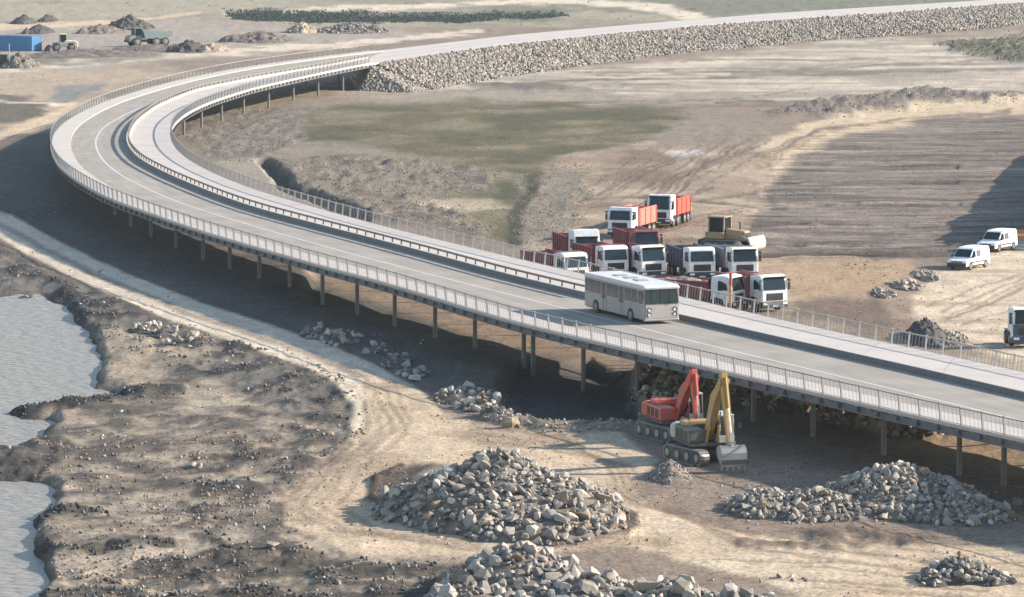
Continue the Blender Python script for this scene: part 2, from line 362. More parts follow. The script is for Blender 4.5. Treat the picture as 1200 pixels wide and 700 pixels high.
for k in range(10):                           # ruts weaving between the lorries and the sandy track
    x0 = rr_.uniform(640, 800); y0 = rr_.uniform(215, 300); x1 = rr_.uniform(820, 880); y1 = rr_.uniform(170, 250); b = rr_.uniform(-30, 10)
    for o in (0, 7): rut([(x0 + o, y0 + o * .25), ((x0 + x1) / 2 + o, (y0 + y1) / 2 + b * .4 + o * .2), (x1 + o, y1)], rr_.uniform(1.2, 2.0), C(132, 114, 97), .6, .35, .06)
for k in range(9):                            # ruts on the flats before the embankment
    y0 = rr_.uniform(70, 128); x0 = rr_.uniform(380, 800); L0 = rr_.uniform(200, 500)
    rut([(x0, y0 + 6), (x0 + L0 * .5, y0), (x0 + L0, y0 - rr_.uniform(2, 14))], rr_.uniform(1.0, 1.8), C(140, 124, 108), .6, .3)
m = mp([(880, 305), (1060, 302), (1085, 325), (1030, 350), (940, 350), (900, 340)], 5); paint(m, C(192, 164, 130), .9)
paint(mp([(930, 350), (1030, 352), (1060, 385), (1000, 385), (930, 372)], 5), C(146, 126, 108), .85)
m = mp([(1070, 352), (1100, 325), (1160, 295), (1260, 258), (1600, 240), (1600, 470), (1200, 425), (1130, 402), (1075, 378)], 6); RAMP = m; paint(m, C(218, 196, 168))
paint(m * sstep(.05, .35, st), C(190, 168, 142), .7)
m = mp([(1090, 300), (1150, 262), (1240, 240), (1240, 262), (1170, 285), (1110, 318)], 5); paint(m, C(140, 126, 112), .6)
# shore, mud and rubble on the left
m = mp([(-300, 320), (0, 290), (120, 345), (240, 385), (350, 412), (420, 450), (430, 500), (350, 560), (330, 620), (420, 650), (560, 655), (520, 720), (480, 820), (-300, 820)], 8); SHORE = m
paint(m, C(170, 153, 132)); paint(m * sstep(.0, .25, sh), C(140, 127, 113), .7); paint(m * sstep(.04, .28, -sh), C(186, 168, 144), .75)
raise_(m * sh, .17)
sh2 = fbm(WX / 2.6 + 13, WY / 2.4 + 3, 4) + .5 * n8; paint(m * sstep(.08, .3, sh2), C(104, 96, 88), .65); paint(m * sstep(.12, .35, -sh2), C(198, 182, 158), .5); raise_(m * sh2, .05); raise_(m * n2, .14)
m = mp([(-300, 330), (0, 288), (60, 320), (130, 350), (240, 388), (340, 416), (400, 440), (412, 470), (340, 480), (240, 440), (120, 400), (80, 372), (0, 352), (-300, 390)], 8); RUB = m
paint(m, C(140, 131, 120), .8); paint(m * sstep(-.06, .2, n2 + n8 * .5), C(84, 81, 78), .9); raise_(m, .08); raise_(m * n2, .22)
m = mp([(350, 440), (400, 450), (430, 480), (420, 520), (370, 560), (310, 580), (240, 600), (270, 640), (330, 660), (250, 690), (190, 690), (230, 610), (210, 570), (270, 520), (330, 500)], 8); RUB2 = m
paint(m * sstep(-.12, .15, n2), C(104, 95, 86), .75); raise_(m * n2, .14)
m = mp([(-100, 690), (0, 680), (120, 668), (260, 642), (330, 640), (420, 655), (545, 660), (520, 700), (470, 820), (-100, 820)], 7); RUB3 = m
paint(m * sstep(-.25, .1, n2 * .6 + st), C(98, 90, 80), .75); raise_(m * n2, .15)
for pts in ([(150, 352, 3), (190, 372, 4), (235, 392, 4)], [(120, 392, 5), (165, 385, 5), (240, 392, 4)]): paint(ml(pts), C(170, 158, 142), .6)
paint(mp([(110, 390), (150, 385), (195, 395), (260, 412), (250, 425), (180, 432), (130, 445), (122, 420)], 5), C(182, 164, 140), .85)
paint(mp([(60, 660), (120, 646), (200, 640), (250, 642), (190, 655), (120, 668), (70, 682)], 4, .6), C(190, 172, 150), .9)
# water's edge: ground sinks below the water
WZ = -.45
wpoly = [(-600, 352), (0, 355), (40, 356), (78, 364), (96, 384), (110, 408), (118, 440), (106, 458), (140, 464), (112, 467), (60, 472), (10, 484), (40, 492), (66, 497), (50, 508), (20, 520), (-600, 532)]
wpoly2 = [(-600, 560), (0, 562), (36, 566), (62, 576), (52, 590), (34, 606), (38, 624), (42, 645), (56, 662), (44, 690), (44, 830), (-600, 830)]
dw = -np.minimum(sd_poly(GX + WPX * .6, GY + WPY * .8 + 8, wpoly), sd_poly(GX + WPX * .6, GY + WPY * .8 + 8, wpoly2))
wm = sstep(-14, 14, dw); H = H * (1 - wm) - 1.3 * wm
paint(sstep(-9, -1, dw), C(118, 107, 95), .85)
m = mp([(-60, 525), (20, 521), (52, 510), (110, 520), (60, 548), (40, 562), (-60, 560)], 4); paint(m * (1 - wm), C(104, 97, 90), .8); raise_(m * (n2 + .5), .4)
m = ml([(5, 484, 8), (60, 474, 12), (110, 468, 14), (150, 462, 12), (210, 455, 10)], .5); FING = m; paint(m, C(86, 82, 76), .85); raise_(m * (n2 + .7), .3)
m = ml([(26, 386, 8), (60, 382, 14), (90, 388, 10), (108, 398, 5)], .5); FING2 = m; paint(m, C(92, 88, 78), .85); raise_(m * (n2 + .7), .25)
m = ml([(38, 606, 8), (70, 598, 12), (110, 596, 10)], .5); LUMP = m; paint(m, C(96, 90, 82), .8); raise_(m * (n2 + .7), .3)
m = ml([(42, 640, 8), (90, 646, 9), (150, 640, 8), (200, 634, 6)], .5); LUMP = np.maximum(LUMP, m); paint(m, C(98, 92, 84), .8); raise_(m * (n2 + .7), .3)
# haul road and turning area in the foreground
trk = [(-300, 175, 20), (0, 262, 24), (50, 290, 24), (100, 315, 24), (150, 338, 25), (220, 366, 27), (300, 392, 29), (370, 416, 30), (420, 440, 32), (455, 470, 44), (470, 505, 60)]
TRE = ml([(x, y, w * 1.5) for x, y, w in trk[:-1]], .35, .5); paint(TRE, C(112, 103, 93), .6)
TR = ml(trk, .12, .25); paint(TR, C(222, 203, 176), .98); H = H * (1 - TR * .8)
paint(ml([(x, y + 6 + max(0, (x - 300)) * .02, w * .16) for x, y, w in trk], .6, .3), PALE, .9)
paint(ml([(x, y - 5, w * .14) for x, y, w in trk], .6, .3), PALE, .8)
paint(ml([(x, y + 1, w * .2) for x, y, w in trk[:-2]], .6, .4), C(168, 150, 130), .7)
m = mp([(425, 444), (470, 446), (520, 482), (600, 507), (720, 503), (768, 540), (748, 562), (770, 600), (860, 622), (1000, 636), (1200, 640), (1600, 650), (1600, 830), (960, 830), (930, 700), (860, 672), (730, 642), (560, 652), (400, 648), (328, 612), (338, 578), (400, 535), (424, 492)], 4, .8); TURN = m
paint(m, C(212, 188, 157), .97); paint(m * sstep(.05, .4, n8 + st * .5), C(186, 162, 134), .75); paint(m * sstep(.15, .45, -n8), C(220, 199, 170), .6); H = H * (1 - m * .6)
for o in range(4):                            # wheel tracks bending round the loop
    k = o * 10 - 15
    paint(ml([(440 + k, 470, 3), (452 + k * 1.6, 505, 4), (400 + k * 2, 545, 4), (365 + k * 2, 590, 4), (420 + k * 2.2, 625 + k * .3, 4), (560, 640 + k * .4, 3)], .9, .5), C(172, 150, 126), .55)
    paint(ml([(560, 505 + k * .7, 2.5), (650, 515 + k * .8, 2.6), (720 + k, 545, 3), (760 + k, 590, 3), (860, 625 + k * .9, 3), (1100, 655 + k * 1.3, 3)], .9, .5), C(160, 138, 116), .55)
for k in range(9):                            # ruts across the right of the turning area and on the ramp
    x0 = rr_.uniform(740, 980); y0 = rr_.uniform(560, 690)
    rut([(x0, y0), (x0 + 150, y0 + rr_.uniform(0, 26)), (x0 + 380, y0 + rr_.uniform(10, 40))], rr_.uniform(1.5, 2.6), C(160, 139, 116), .6, .5, .05)
for k in range(6):
    x0 = rr_.uniform(1085, 1130); y0 = rr_.uniform(330, 385)
    rut([(x0, y0), (x0 + 60, y0 - 22), (x0 + 140, y0 - 40 - rr_.uniform(0, 20))], rr_.uniform(1.4, 2.2), C(168, 147, 122), .6, .4, .05)
for k in range(4):                            # ruts curving down from the haul track past the mud
    x0 = 395 + k * 17 + rr_.uniform(-6, 6)
    rut([(x0 - 40, 425), (x0 + 20, 455 + rr_.uniform(-5, 5)), (x0 + 35, 490), (x0 - 10 - k * 6, 535), (x0 - 60 - k * rr_.uniform(-3, 12), 580)], rr_.uniform(1.4, 3.0), C(172, 150, 126), .45, .9, .02)
for k in range(12):                           # curved scrapes across the mud
    x0 = rr_.uniform(70, 300); y0 = rr_.uniform(470, 680); L0 = rr_.uniform(80, 200)
    rut([(x0, y0 + 10), (x0 + L0 * .5, y0 - 2), (x0 + L0, y0 - 18)], rr_.uniform(1.2, 2.6), C(104, 95, 86) if k % 2 else C(196, 180, 156), .6, .6, .08)
m = mp([(428, 585), (436, 560), (480, 545), (540, 548), (700, 575), (740, 600), (738, 632), (640, 640), (560, 628), (480, 606)], 5); PAD = m
paint(m, C(112, 98, 86), .92); raise_(m, .15); raise_(m * n2, .35)
m = ml([(470, 546, 4), (440, 560, 5), (432, 578, 5), (445, 595, 5), (500, 606, 4)], .8); paint(m, C(96, 84, 74), .8); raise_(m * (n2 + .8), .2)
paint(mp([(488, 556), (530, 545), (550, 548), (520, 560), (495, 562)], 3, .5), C(186, 176, 164), .9)
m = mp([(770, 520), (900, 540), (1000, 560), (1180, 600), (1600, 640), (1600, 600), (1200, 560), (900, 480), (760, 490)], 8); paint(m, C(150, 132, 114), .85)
m = mp([(840, 625), (1000, 618), (1100, 625), (1060, 640), (940, 648), (860, 640)], 6); paint(m * sstep(-.2, .2, n2), C(112, 98, 84), .65); raise_(m * n2, .3)
# lit bank beneath the bridge, the pit beside it
m = mp([(360, 290), (600, 338), (760, 380), (760, 440), (600, 415), (360, 352)], 12); raise_(m, -.7)
m = mp([(880, 400), (1250, 480), (1250, 545), (1050, 500), (880, 450)], 12); raise_(m, .3)
m = mp([(735, 425), (800, 410), (900, 430), (1060, 478), (1120, 512), (1040, 508), (930, 480), (880, 476), (790, 476), (740, 466)], 5); BANK = m
paint(m, C(186, 160, 128), .95); raise_(m, .4); raise_(m * (n2 + n1 * .6), 1.2)
m = mp([(900, 452), (1040, 480), (1045, 500), (930, 482)], 4); REDS = m; paint(m, C(146, 118, 100), .9)
m = mp([(1050, 498), (1140, 512), (1240, 540), (1180, 548), (1080, 522)], 4); paint(m, C(176, 152, 124), .8)
m = mp([(575, 455), (600, 425), (680, 415), (735, 440), (760, 478), (742, 492), (640, 497), (590, 492)], 5); PIT = m
paint(m, C(112, 106, 100), .9); raise_(m, -.9)
m = ml([(575, 490, 8), (640, 500, 9), (720, 496, 9), (752, 488, 8)], .5); paint(m, C(186, 164, 138), .7); raise_(m, .5)
m = mp([(530, 430), (580, 440), (610, 470), (600, 490), (560, 470), (520, 450)], 5); paint(m, C(120, 110, 98), .8); raise_(m, .5)
m = mp([(470, 395), (560, 408), (620, 440), (590, 455), (530, 440), (480, 420)], 6); paint(m, C(116, 108, 92), .6); raise_(m, .25)
H = H + FINE * (n1 * .03 + n2 * .06)
H = np.where(FINE, H, 0)
gr = 1 + n2 * .20 + n1 * .06
mu = np.array([.26, .215, .17]); col = mu * (col / mu) ** 1.42; lum = col.mean(-1, keepdims=True); col = lum + (col - lum) * .86
col = np.clip(col * np.where(FINE, gr, 1)[..., None], .02, .62)
ny, nx = GX.shape
V = np.stack([WX, WY, H], -1).reshape(-1, 3)
ii = np.arange(nx * ny).reshape(ny, nx)
Q = np.stack([ii[1:, :-1], ii[1:, 1:], ii[:-1, 1:], ii[:-1, :-1]], -1).reshape(-1, 4)
def ground_mat():
    m = bpy.data.materials.new('site_soil'); m.use_nodes = True; n = m.node_tree.nodes; l = m.node_tree.links; b = n['Principled BSDF']
    b.inputs['Roughness'].default_value = .95; b.inputs['Specular IOR Level'].default_value = .15
    at = n.new('ShaderNodeAttribute'); at.attribute_name = 'soil'
    tc = n.new('ShaderNodeTexCoord')
    def noise(sc, det, st=(1, 1, 1)):
        mp_ = n.new('ShaderNodeMapping'); mp_.inputs['Scale'].default_value = st; l.new(tc.outputs['Object'], mp_.inputs['Vector'])
        z = n.new('ShaderNodeTexNoise'); z.inputs['Scale'].default_value = sc; z.inputs['Detail'].default_value = det
        z.inputs['Roughness'].default_value = .65; l.new(mp_.outputs[0], z.inputs['Vector']); return z.outputs['Fac']
    a = noise(.9, 8); c = noise(3.2, 5, (1, .5, 1))
    def rng(s, lo, hi, a0=.3, a1=.7):
        r = n.new('ShaderNodeMapRange'); r.inputs[1].default_value = a0; r.inputs[2].default_value = a1; r.inputs[3].default_value = lo; r.inputs[4].default_value = hi
        l.new(s, r.inputs[0]); return r.outputs[0]
    q0 = n.new('ShaderNodeMath'); q0.operation = 'MULTIPLY'; l.new(rng(noise(4.5, 7, (1, .55, 1)), .66, 1.30), q0.inputs[0]); l.new(rng(noise(1.7, 6, (1, .8, 1)), .62, 1.06, .30, .46), q0.inputs[1])
    q = n.new('ShaderNodeMath'); q.operation = 'MULTIPLY'; l.new(rng(a, .86, 1.13), q.inputs[0]); l.new(rng(c, .86, 1.13), q.inputs[1])
    q2 = n.new('ShaderNodeMath'); q2.operation = 'MULTIPLY'; l.new(q.outputs[0], q2.inputs[0]); l.new(q0.outputs[0], q2.inputs[1])
    fa = n.new('ShaderNodeAttribute'); fa.attribute_name = 'furrow'
    sa = rng(noise(1.0, 5, (.07, .75, 1)), .50, 1.42, .36, .64); fm = n.new('ShaderNodeMix'); fm.data_type = 'FLOAT'
    l.new(fa.outputs['Fac'], fm.inputs[0]); fm.inputs[2].default_value = 1; l.new(sa, fm.inputs[3])
    q3 = n.new('ShaderNodeMath'); q3.operation = 'MULTIPLY'; l.new(q2.outputs[0], q3.inputs[0]); l.new(fm.outputs[0], q3.inputs[1]); q2 = q3
    vm = n.new('ShaderNodeVectorMath'); vm.operation = 'SCALE'; l.new(at.outputs['Vector'], vm.inputs[0]); l.new(q2.outputs[0], vm.inputs['Scale'])
    l.new(vm.outputs[0], b.inputs['Base Color'])
    bp = n.new('ShaderNodeBump'); bp.inputs['Strength'].default_value = .65; bp.inputs['Distance'].default_value = .15
    l.new(noise(2.4, 9), bp.inputs['Height']); l.new(bp.outputs[0], b.inputs['Normal'])
    return m
gm = npmesh('ground', V, Q, ground_mat(), True)
ca = gm.attributes.new('soil', 'FLOAT_VECTOR', 'POINT'); ca.data.foreach_set('vector', col.reshape(-1, 3).astype(np.float32).ravel())
ca = gm.attributes.new('furrow', 'FLOAT', 'POINT'); ca.data.foreach_set('value', np.clip(PLOUGH * .95 + FLATS * .35, 0, 1).astype(np.float32).ravel())
tag(link('ground', gm), kind='structure')

FX, FY = np.arange(-300, 1501, 2.5), np.arange(-56, 801, 1.8)
HF = H[11:11 + len(FY), 8:8 + len(FX)]
def gz(x, y):                                 # ground height at a world point
    px, py = proj(np.asarray(x, float), np.asarray(y, float), 0.0)
    a = np.clip((px + 300) / 2.5, 0, len(FX) - 1.001); b = np.clip((py + 56) / 1.8, 0, len(FY) - 1.001)
    i = a.astype(int); j = b.astype(int); fa = a - i; fb = b - j
    return (HF[j, i] * (1 - fa) + HF[j, i + 1] * fa) * (1 - fb) + (HF[j + 1, i] * (1 - fa) + HF[j + 1, i + 1] * fa) * fb
def on_ground(px, py):
    z = 0.0
    for _ in range(4):
        x, y = unproj(px, py, z); z = float(gz(x, y))
    return float(x), float(y), z
def mask_at(M, px, py):
    i = np.clip(((px + 300) / 2.5).astype(int), 0, len(FX) - 1); j = np.clip(((py + 56) / 1.8).astype(int), 0, len(FY) - 1)
    return M[11:11 + len(FY), 8:8 + len(FX)][j, i]

# water
def water_mat():
    m = bpy.data.materials.new('estuary_water'); m.use_nodes = True; n = m.node_tree.nodes; l = m.node_tree.links; b = n['Principled BSDF']
    b.inputs['Base Color'].default_value = (.25, .225, .195, 1); b.inputs['Roughness'].default_value = .42; b.inputs['Specular IOR Level'].default_value = .3
    tc = n.new('ShaderNodeTexCoord'); mp_ = n.new('ShaderNodeMapping'); mp_.inputs['Scale'].default_value = (.5, 1, 1); mp_.inputs['Rotation'].default_value = (0, 0, .25)
    z = n.new('ShaderNodeTexNoise'); z.inputs['Scale'].default_value = 1.9; z.inputs['Detail'].default_value = 6
    l.new(tc.outputs['Object'], mp_.inputs['Vector']); l.new(mp_.outputs[0], z.inputs['Vector'])
    bp = n.new('ShaderNodeBump'); bp.inputs['Strength'].default_value = 1; bp.inputs['Distance'].default_value = .34
    l.new(z.outputs['Fac'], bp.inputs['Height']); l.new(bp.outputs[0], b.inputs['Normal']); return m
P4 = [unproj(-2500, 340, WZ), unproj(150, 340, WZ), unproj(150, 1500, WZ), unproj(-2500, 1500, WZ)]
tag(link('water', pymesh('water', [(p[0], p[1], WZ) for p in P4], [(3, 2, 1, 0)], water_mat())), kind='structure')

# ------------------------------------------------------------------ bridge and embankment road
ZD = 4.0
def curve(pts, z=ZD, sm=7.0):
    x, y = unproj([p[0] for p in pts], [p[1] for p in pts], z); P = np.stack([x, y], -1)
    P = np.vstack([P[0] + (P[0] - P[1]) / np.linalg.norm(P[0] - P[1]) * 60, P])
    d = np.r_[0, np.cumsum(np.linalg.norm(np.diff(P, axis=0), axis=1))]
    t = np.arange(0, d[-1], 1.0); Rr = np.stack([np.interp(t, d, P[:, 0]), np.interp(t, d, P[:, 1])], -1)
    k = np.exp(-.5 * (np.arange(-24, 25) / sm) ** 2); k /= k.sum()
    pre = 2 * Rr[0] - Rr[24:0:-1]; post = 2 * Rr[-1] - Rr[-2:-26:-1]
    E = np.vstack([pre, Rr, post])
    return np.stack([np.convolve(E[:, i], k, 'valid') for i in (0, 1)], -1)
nearE = curve([(1200, 517), (1050, 484), (900, 449), (750, 414), (600, 379), (450, 332), (375, 313), (300, 291), (237, 273), (175, 251), (125, 233), (88, 212), (68, 196), (59, 178), (60, 160), (72, 146), (95, 132), (125, 119), (160, 108), (200, 97), (250, 86), (300, 77.5), (370, 68), (437, 60), (520, 50.5), (600, 41), (750, 28), (900, 16), (1050, 6.5), (1190, -2), (1330, -10), (1500, -19)])
lineW_ = curve([(1200, 494), (1050, 457), (900, 421), (825, 404), (700, 371), (600, 346), (500, 321), (400, 294.5), (300, 266), (250, 251), (200, 234), (150, 211), (125, 194), (113, 177), (111, 165), (119, 150), (150, 132), (200, 114), (250, 100), (300, 89), (370, 78)])
barE = curve([(1200, 467), (1050, 432), (900, 399), (750, 364), (600, 329), (500, 301), (400, 275), (300, 249), (250, 231), (200, 210), (163, 191), (149, 175), (147, 162), (155, 146), (180, 127), (225, 108), (300, 93), (370, 81), (437, 68)])
farE = curve([(1187, 436), (1100, 417), (1000, 396), (900, 374), (750, 339), (600, 304), (550, 291.5), (475, 274), (400, 254), (300, 225), (250, 205), (222, 190), (206, 176), (200, 163), (201, 150), (210, 140), (225, 130), (250, 119), (297, 104), (375, 86.5), (437, 74), (520, 62), (600, 51.5), (750, 36), (900, 24), (1050, 14), (1200, 2.5), (1330, -5), (1500, -15)])
def upto(cv, px):                             # the stretch of a curve until it comes back right past px on the far side
    x, y = proj(cv[:, 0], cv[:, 1], ZD); i0 = int(np.argmin(x)); k = i0
    while k < len(cv) - 1 and x[k] < px: k += 1
    return k
kN, kF, kB = upto(nearE, 437), upto(farE, 437), upto(barE, 430)
def resamp(cv, n):
    d = np.r_[0, np.cumsum(np.linalg.norm(np.diff(cv, axis=0), axis=1))]; t = np.linspace(0, d[-1], n)
    return np.stack([np.interp(t, d, cv[:, 0]), np.interp(t, d, cv[:, 1])], -1)
def normals(cv):
    t = np.gradient(cv, axis=0); t /= np.linalg.norm(t, axis=1)[:, None]; return np.stack([t[:, 1], -t[:, 0]], -1)  # to the right of travel
def offset(cv, d): return cv + normals(cv) * d   # curves run from near right to far: right of travel = far edge side
def strip(name, A, B, z, m, parent=None, zt=None, n=420):
    """solid ribbon between two plan curves, top at z, bottom at zt"""
    A = resamp(A, n); B = resamp(B, n); zt = z - .05 if zt is None else zt
    V = []
    for a, b in zip(A, B): V += [(a[0], a[1], z), (b[0], b[1], z), (b[0], b[1], zt), (a[0], a[1], zt)]
    Fc = []
    for i in range(n - 1):
        p = i * 4; q = p + 4
        Fc += [(p, q, q + 1, p + 1), (p + 1, q + 1, q + 2, p + 2), (p + 2, q + 2, q + 3, p + 3), (p + 3, q + 3, q, p)]
    Fc += [(0, 1, 2, 3), (n * 4 - 1, n * 4 - 2, n * 4 - 3, n * 4 - 4)]
    o = link(name, pymesh(name, V, Fc, m), parent); return o
def road_mat():
    m = bpy.data.materials.new('dusty_asphalt'); m.use_nodes = True; n = m.node_tree.nodes; l = m.node_tree.links; b = n['Principled BSDF']
    b.inputs['Roughness'].default_value = .9; b.inputs['Specular IOR Level'].default_value = .2
    at = n.new('ShaderNodeAttribute'); at.attribute_name = 'across'; sp = n.new('ShaderNodeSeparateXYZ'); l.new(at.outputs['Vector'], sp.inputs[0])
    tc = n.new('ShaderNodeTexCoord'); z = n.new('ShaderNodeTexNoise'); z.inputs['Scale'].default_value = .25; z.inputs['Detail'].default_value = 8
    l.new(tc.outputs['Object'], z.inputs['Vector'])
    # wheel paths polished a little darker along each lane
    cb = n.new('ShaderNodeCombineXYZ'); l.new(sp.outputs[0], cb.inputs[0]); m1 = n.new('ShaderNodeMath'); m1.operation = 'MULTIPLY'; m1.inputs[1].default_value = .015
    l.new(sp.outputs[1], m1.inputs[0]); l.new(m1.outputs[0], cb.inputs[1])
    z2 = n.new('ShaderNodeTexNoise'); z2.inputs['Scale'].default_value = 9; z2.inputs['Detail'].default_value = 4; l.new(cb.outputs[0], z2.inputs['Vector'])
    ad = n.new('ShaderNodeMath'); ad.operation = 'ADD'; l.new(z.outputs['Fac'], ad.inputs[0]); l.new(z2.outputs['Fac'], ad.inputs[1])
    cr = n.new('ShaderNodeMapRange'); cr.inputs[1].default_value = .7; cr.inputs[2].default_value = 1.3; l.new(ad.outputs[0], cr.inputs[0])
    mx = n.new('ShaderNodeMix'); mx.data_type = 'RGBA'; l.new(cr.outputs[0], mx.inputs[0])
    mx.inputs[6].default_value = (.25, .22, .185, 1); mx.inputs[7].default_value = (.35, .312, .265, 1)
    l.new(mx.outputs[2], b.inputs['Base Color']); return m
M_road = road_mat()
def add_across(o, n=420):
    a = o.data.attributes.new('across', 'FLOAT_VECTOR', 'POINT')
    d = []
    for i in range(n): d += [0, i, 0, 1, i, 0, 1, i, 0, 0, i, 0]
    a.data.foreach_set('vector', np.array(d, np.float32))
bridge = empty('bridge', (float(nearE[150, 0]), float(nearE[150, 1]), 0), 0, 'long curved road bridge on slim piers sweeping across the muddy construction site', 'bridge')
bridge.rotation_euler = (0, 0, 0); BO = bridge.location.copy()
bridge.location = (0, 0, 0)
nE, fE = nearE[:kN], farE[:kF]; bE = barE[:kB]
strip('deck', nE, fE, ZD - .12, M_deckbody, bridge, ZD - .62)
strip('edge_strip', nE, offset(nE, 2.3), ZD + .10, M_conc, bridge, ZD - .25)
o = strip('roadway', offset(nE, 2.3), bE, ZD, M_road, bridge, ZD - .12); add_across(o)
strip('centre_line', offset(lineW_, -.09), offset(lineW_, .11), ZD + .006, M_lineW, bridge, ZD - .01)
strip('kerb', bE, offset(bE, .45), ZD + .42, M_conc, bridge, ZD - .2)
strip('kerb_shade_face', offset(bE, -.07), offset(bE, -.004), ZD + .38, M_kerbshade, bridge, ZD - .05)  # thin dark face strip, its colour also stands for the kerb's road-side shade
strip('walkway', offset(bE, .45), fE, ZD + .16, M_conc, bridge, ZD - .25)

wa, wb = resamp(offset(bE, .5), 420), resamp(fE, 420); jt = MB()
for i in range(6, 416, 9):
    a, b = wa[i], wa[i] * .03 + wb[i] * .97; jt.bar((a[0], a[1], ZD + .158), (b[0], b[1], ZD + .158), .06, .018)
tag(jt.put('expansion_joint', M_seam, bridge), kind='stuff')
def stations(cv, sp, i0=0, i1=None):
    cv = cv[i0:i1]; d = np.r_[0, np.cumsum(np.linalg.norm(np.diff(cv, axis=0), axis=1))]; t = np.arange(0, d[-1], sp)
    P = np.stack([np.interp(t, d, cv[:, 0]), np.interp(t, d, cv[:, 1])], -1); N = normals(cv)
    Nn = np.stack([np.interp(t, d, N[:, 0]), np.interp(t, d, N[:, 1])], -1); return P, Nn
RH = 1.12
def railing(cv, side, label):
    """side +1: outside of the deck lies to the left of travel (near edge)"""
    P, N = stations(cv, 2.3)
    N = N * -side                                        # outward
    rail = MB()
    top = P - N * .12 + N * .14
    for a, b in zip(top[:-1], top[1:]):
        rail.bar((a[0], a[1], ZD + RH), (b[0], b[1], ZD + RH), .10, .07)
        rail.bar((a[0] - (N[0][0]) * 0, a[1], ZD + .16), (b[0], b[1], ZD + .16), .04, .04)
    root = rail.put('railing', M_railtop, bridge); tag(root, label)
    def postmesh():
        return MB().bar((0, 0, -.28), (0, .14, RH), .115, .11).mesh('railing_post', M_rail)
    pm = cached('post', postmesh)
    d = np.hypot(P[:, 0], P[:, 1]); vis = []
    px, py = proj(P[:, 0], P[:, 1], ZD)
    vis = [i for i in range(len(P)) if -20 < px[i] < 1220]
    vis.sort(key=lambda i: d[i]); ind = set(vis[:148]); rest = MB()
    for i in range(len(P)):
        b = P[i] - N[i] * .12; ang = math.atan2(N[i][1], N[i][0]) - math.pi / 2
        if i in ind: link('railing_post', pm, root, (b[0], b[1], ZD + .1), (0, 0, ang))
        else: rest.bar((b[0], b[1], ZD - .18), (b[0] + N[i][0] * .14, b[1] + N[i][1] * .14, ZD + RH), .09, .10)
    tag(rest.put('far_post', M_rail, root), kind='stuff')
    bars = MB()
    for i in range(len(P) - 1):
        for k in range(1, 5):
            t = k / 5; b = P[i] * (1 - t) + P[i + 1] * t - N[i] * .12
            p = (b[0] + N[i][0] * .02, b[1] + N[i][1] * .02, ZD + .16); q = (b[0] + N[i][0] * .14, b[1] + N[i][1] * .14, ZD + RH)
            bars.bar(p, q, *((.018, .018) if side > 0 else (.032, .032)))
    tag(bars.put('railing_bar', M_rail, root), kind='stuff')
    br = MB()
    for i in range(0, len(P)):
        b = P[i] - N[i] * .4; e = P[i] + N[i] * .22
        br.bar((b[0], b[1], ZD - .42), (e[0], e[1], ZD - .30), .16, .3)
    tag(br.put('edge_bracket', M_deckbody, bridge), kind='stuff')
railing(nE, 1, 'outer railing with slim posts and vertical bars')
railing(fE, -1, 'walkway railing with slim pale posts')
# guardrail on the kerb, only on the stretch beyond the bus
pxB, pyB = proj(bE[:, 0], bE[:, 1], ZD); i0 = int(np.argmax(pxB < 690))
P, N = stations(offset(bE, .22), 2.3, i0)
g = MB()
for a, b in zip(P[:-1], P[1:]): g.bar((a[0], a[1], ZD + .82), (b[0], b[1], ZD + .82), .12, .16)
groot = g.put('guardrail', M_guard, bridge); gp = MB().box(-.06, .06, -.05, .05, 0, .45).mesh('guardrail_post', M_guard)
for p in P: link('guardrail_post', gp, groot, (p[0], p[1], ZD + .41))
# piers
pierx = [1310, 1240, 1175, 1122, 1036, 957, 881, 812, 747, 684, 627, 612, 559, 509, 462, 419, 378, 339, 303, 270, 238, 205, 176, 153, 134, 119, 104, 92]
inN = offset(nE, 4.6); pxn, pyn = proj(inN[:, 0], inN[:, 1], 1.5); iL = int(np.argmin(pxn))
inF = offset(fE, -2.6)
pts = []
for x in pierx:
    i = int(np.argmin(np.abs(pxn[:iL] - x))); pts.append(inN[i])
    j = int(np.argmin(np.linalg.norm(inF - inN[i], axis=1))); pts.append(inF[j])
cr = offset(nE, 4.6)[iL:]; 
for p in stations(cr, 15)[0]: pts.append(p)
pf, _ = proj(inF[:, 0], inF[:, 1], ZD); iLf = int(np.argmin(pf))
for p in stations(inF[iLf:], 15)[0]: pts.append(p)
pierm = MB().cyl((0, 0, 0), (0, 0, 1), .17, n=14).mesh('pier', M_pier, False)
headm = MB().box(-.5, .5, -.35, .35, 0, .35).mesh('pier_head', M_deckbody)
for p in pts:
    g0 = float(gz(p[0], p[1])) - .4; hh = ZD - .62 - g0
    pr = link('pier', pierm, bridge, (p[0], p[1], g0), sc=(1, 1, hh))
    h = link('pier_head', headm, bridge, (p[0], p[1], ZD - .95))

# embankment carrying the road on to the right
eN, eF = nearE[kN - 1:], farE[kF - 1:]
n = 200; A = resamp(eN, n); B = resamp(eF, n); NA, NB = normals(A), normals(B)
V = []; Fc = []
for a, b, na, nb in zip(A, B, NA, NB):
    V += [(*(a - na * 7.5), -.5), (*(a - na * .8), ZD - .05), (*(b + nb * .8), ZD - .05), (*(b + nb * 10.2), -.5)]
for i in range(n - 1):
    for k in range(3): Fc.append((i * 4 + k, i * 4 + 4 + k, i * 4 + 5 + k, i * 4 + 1 + k))
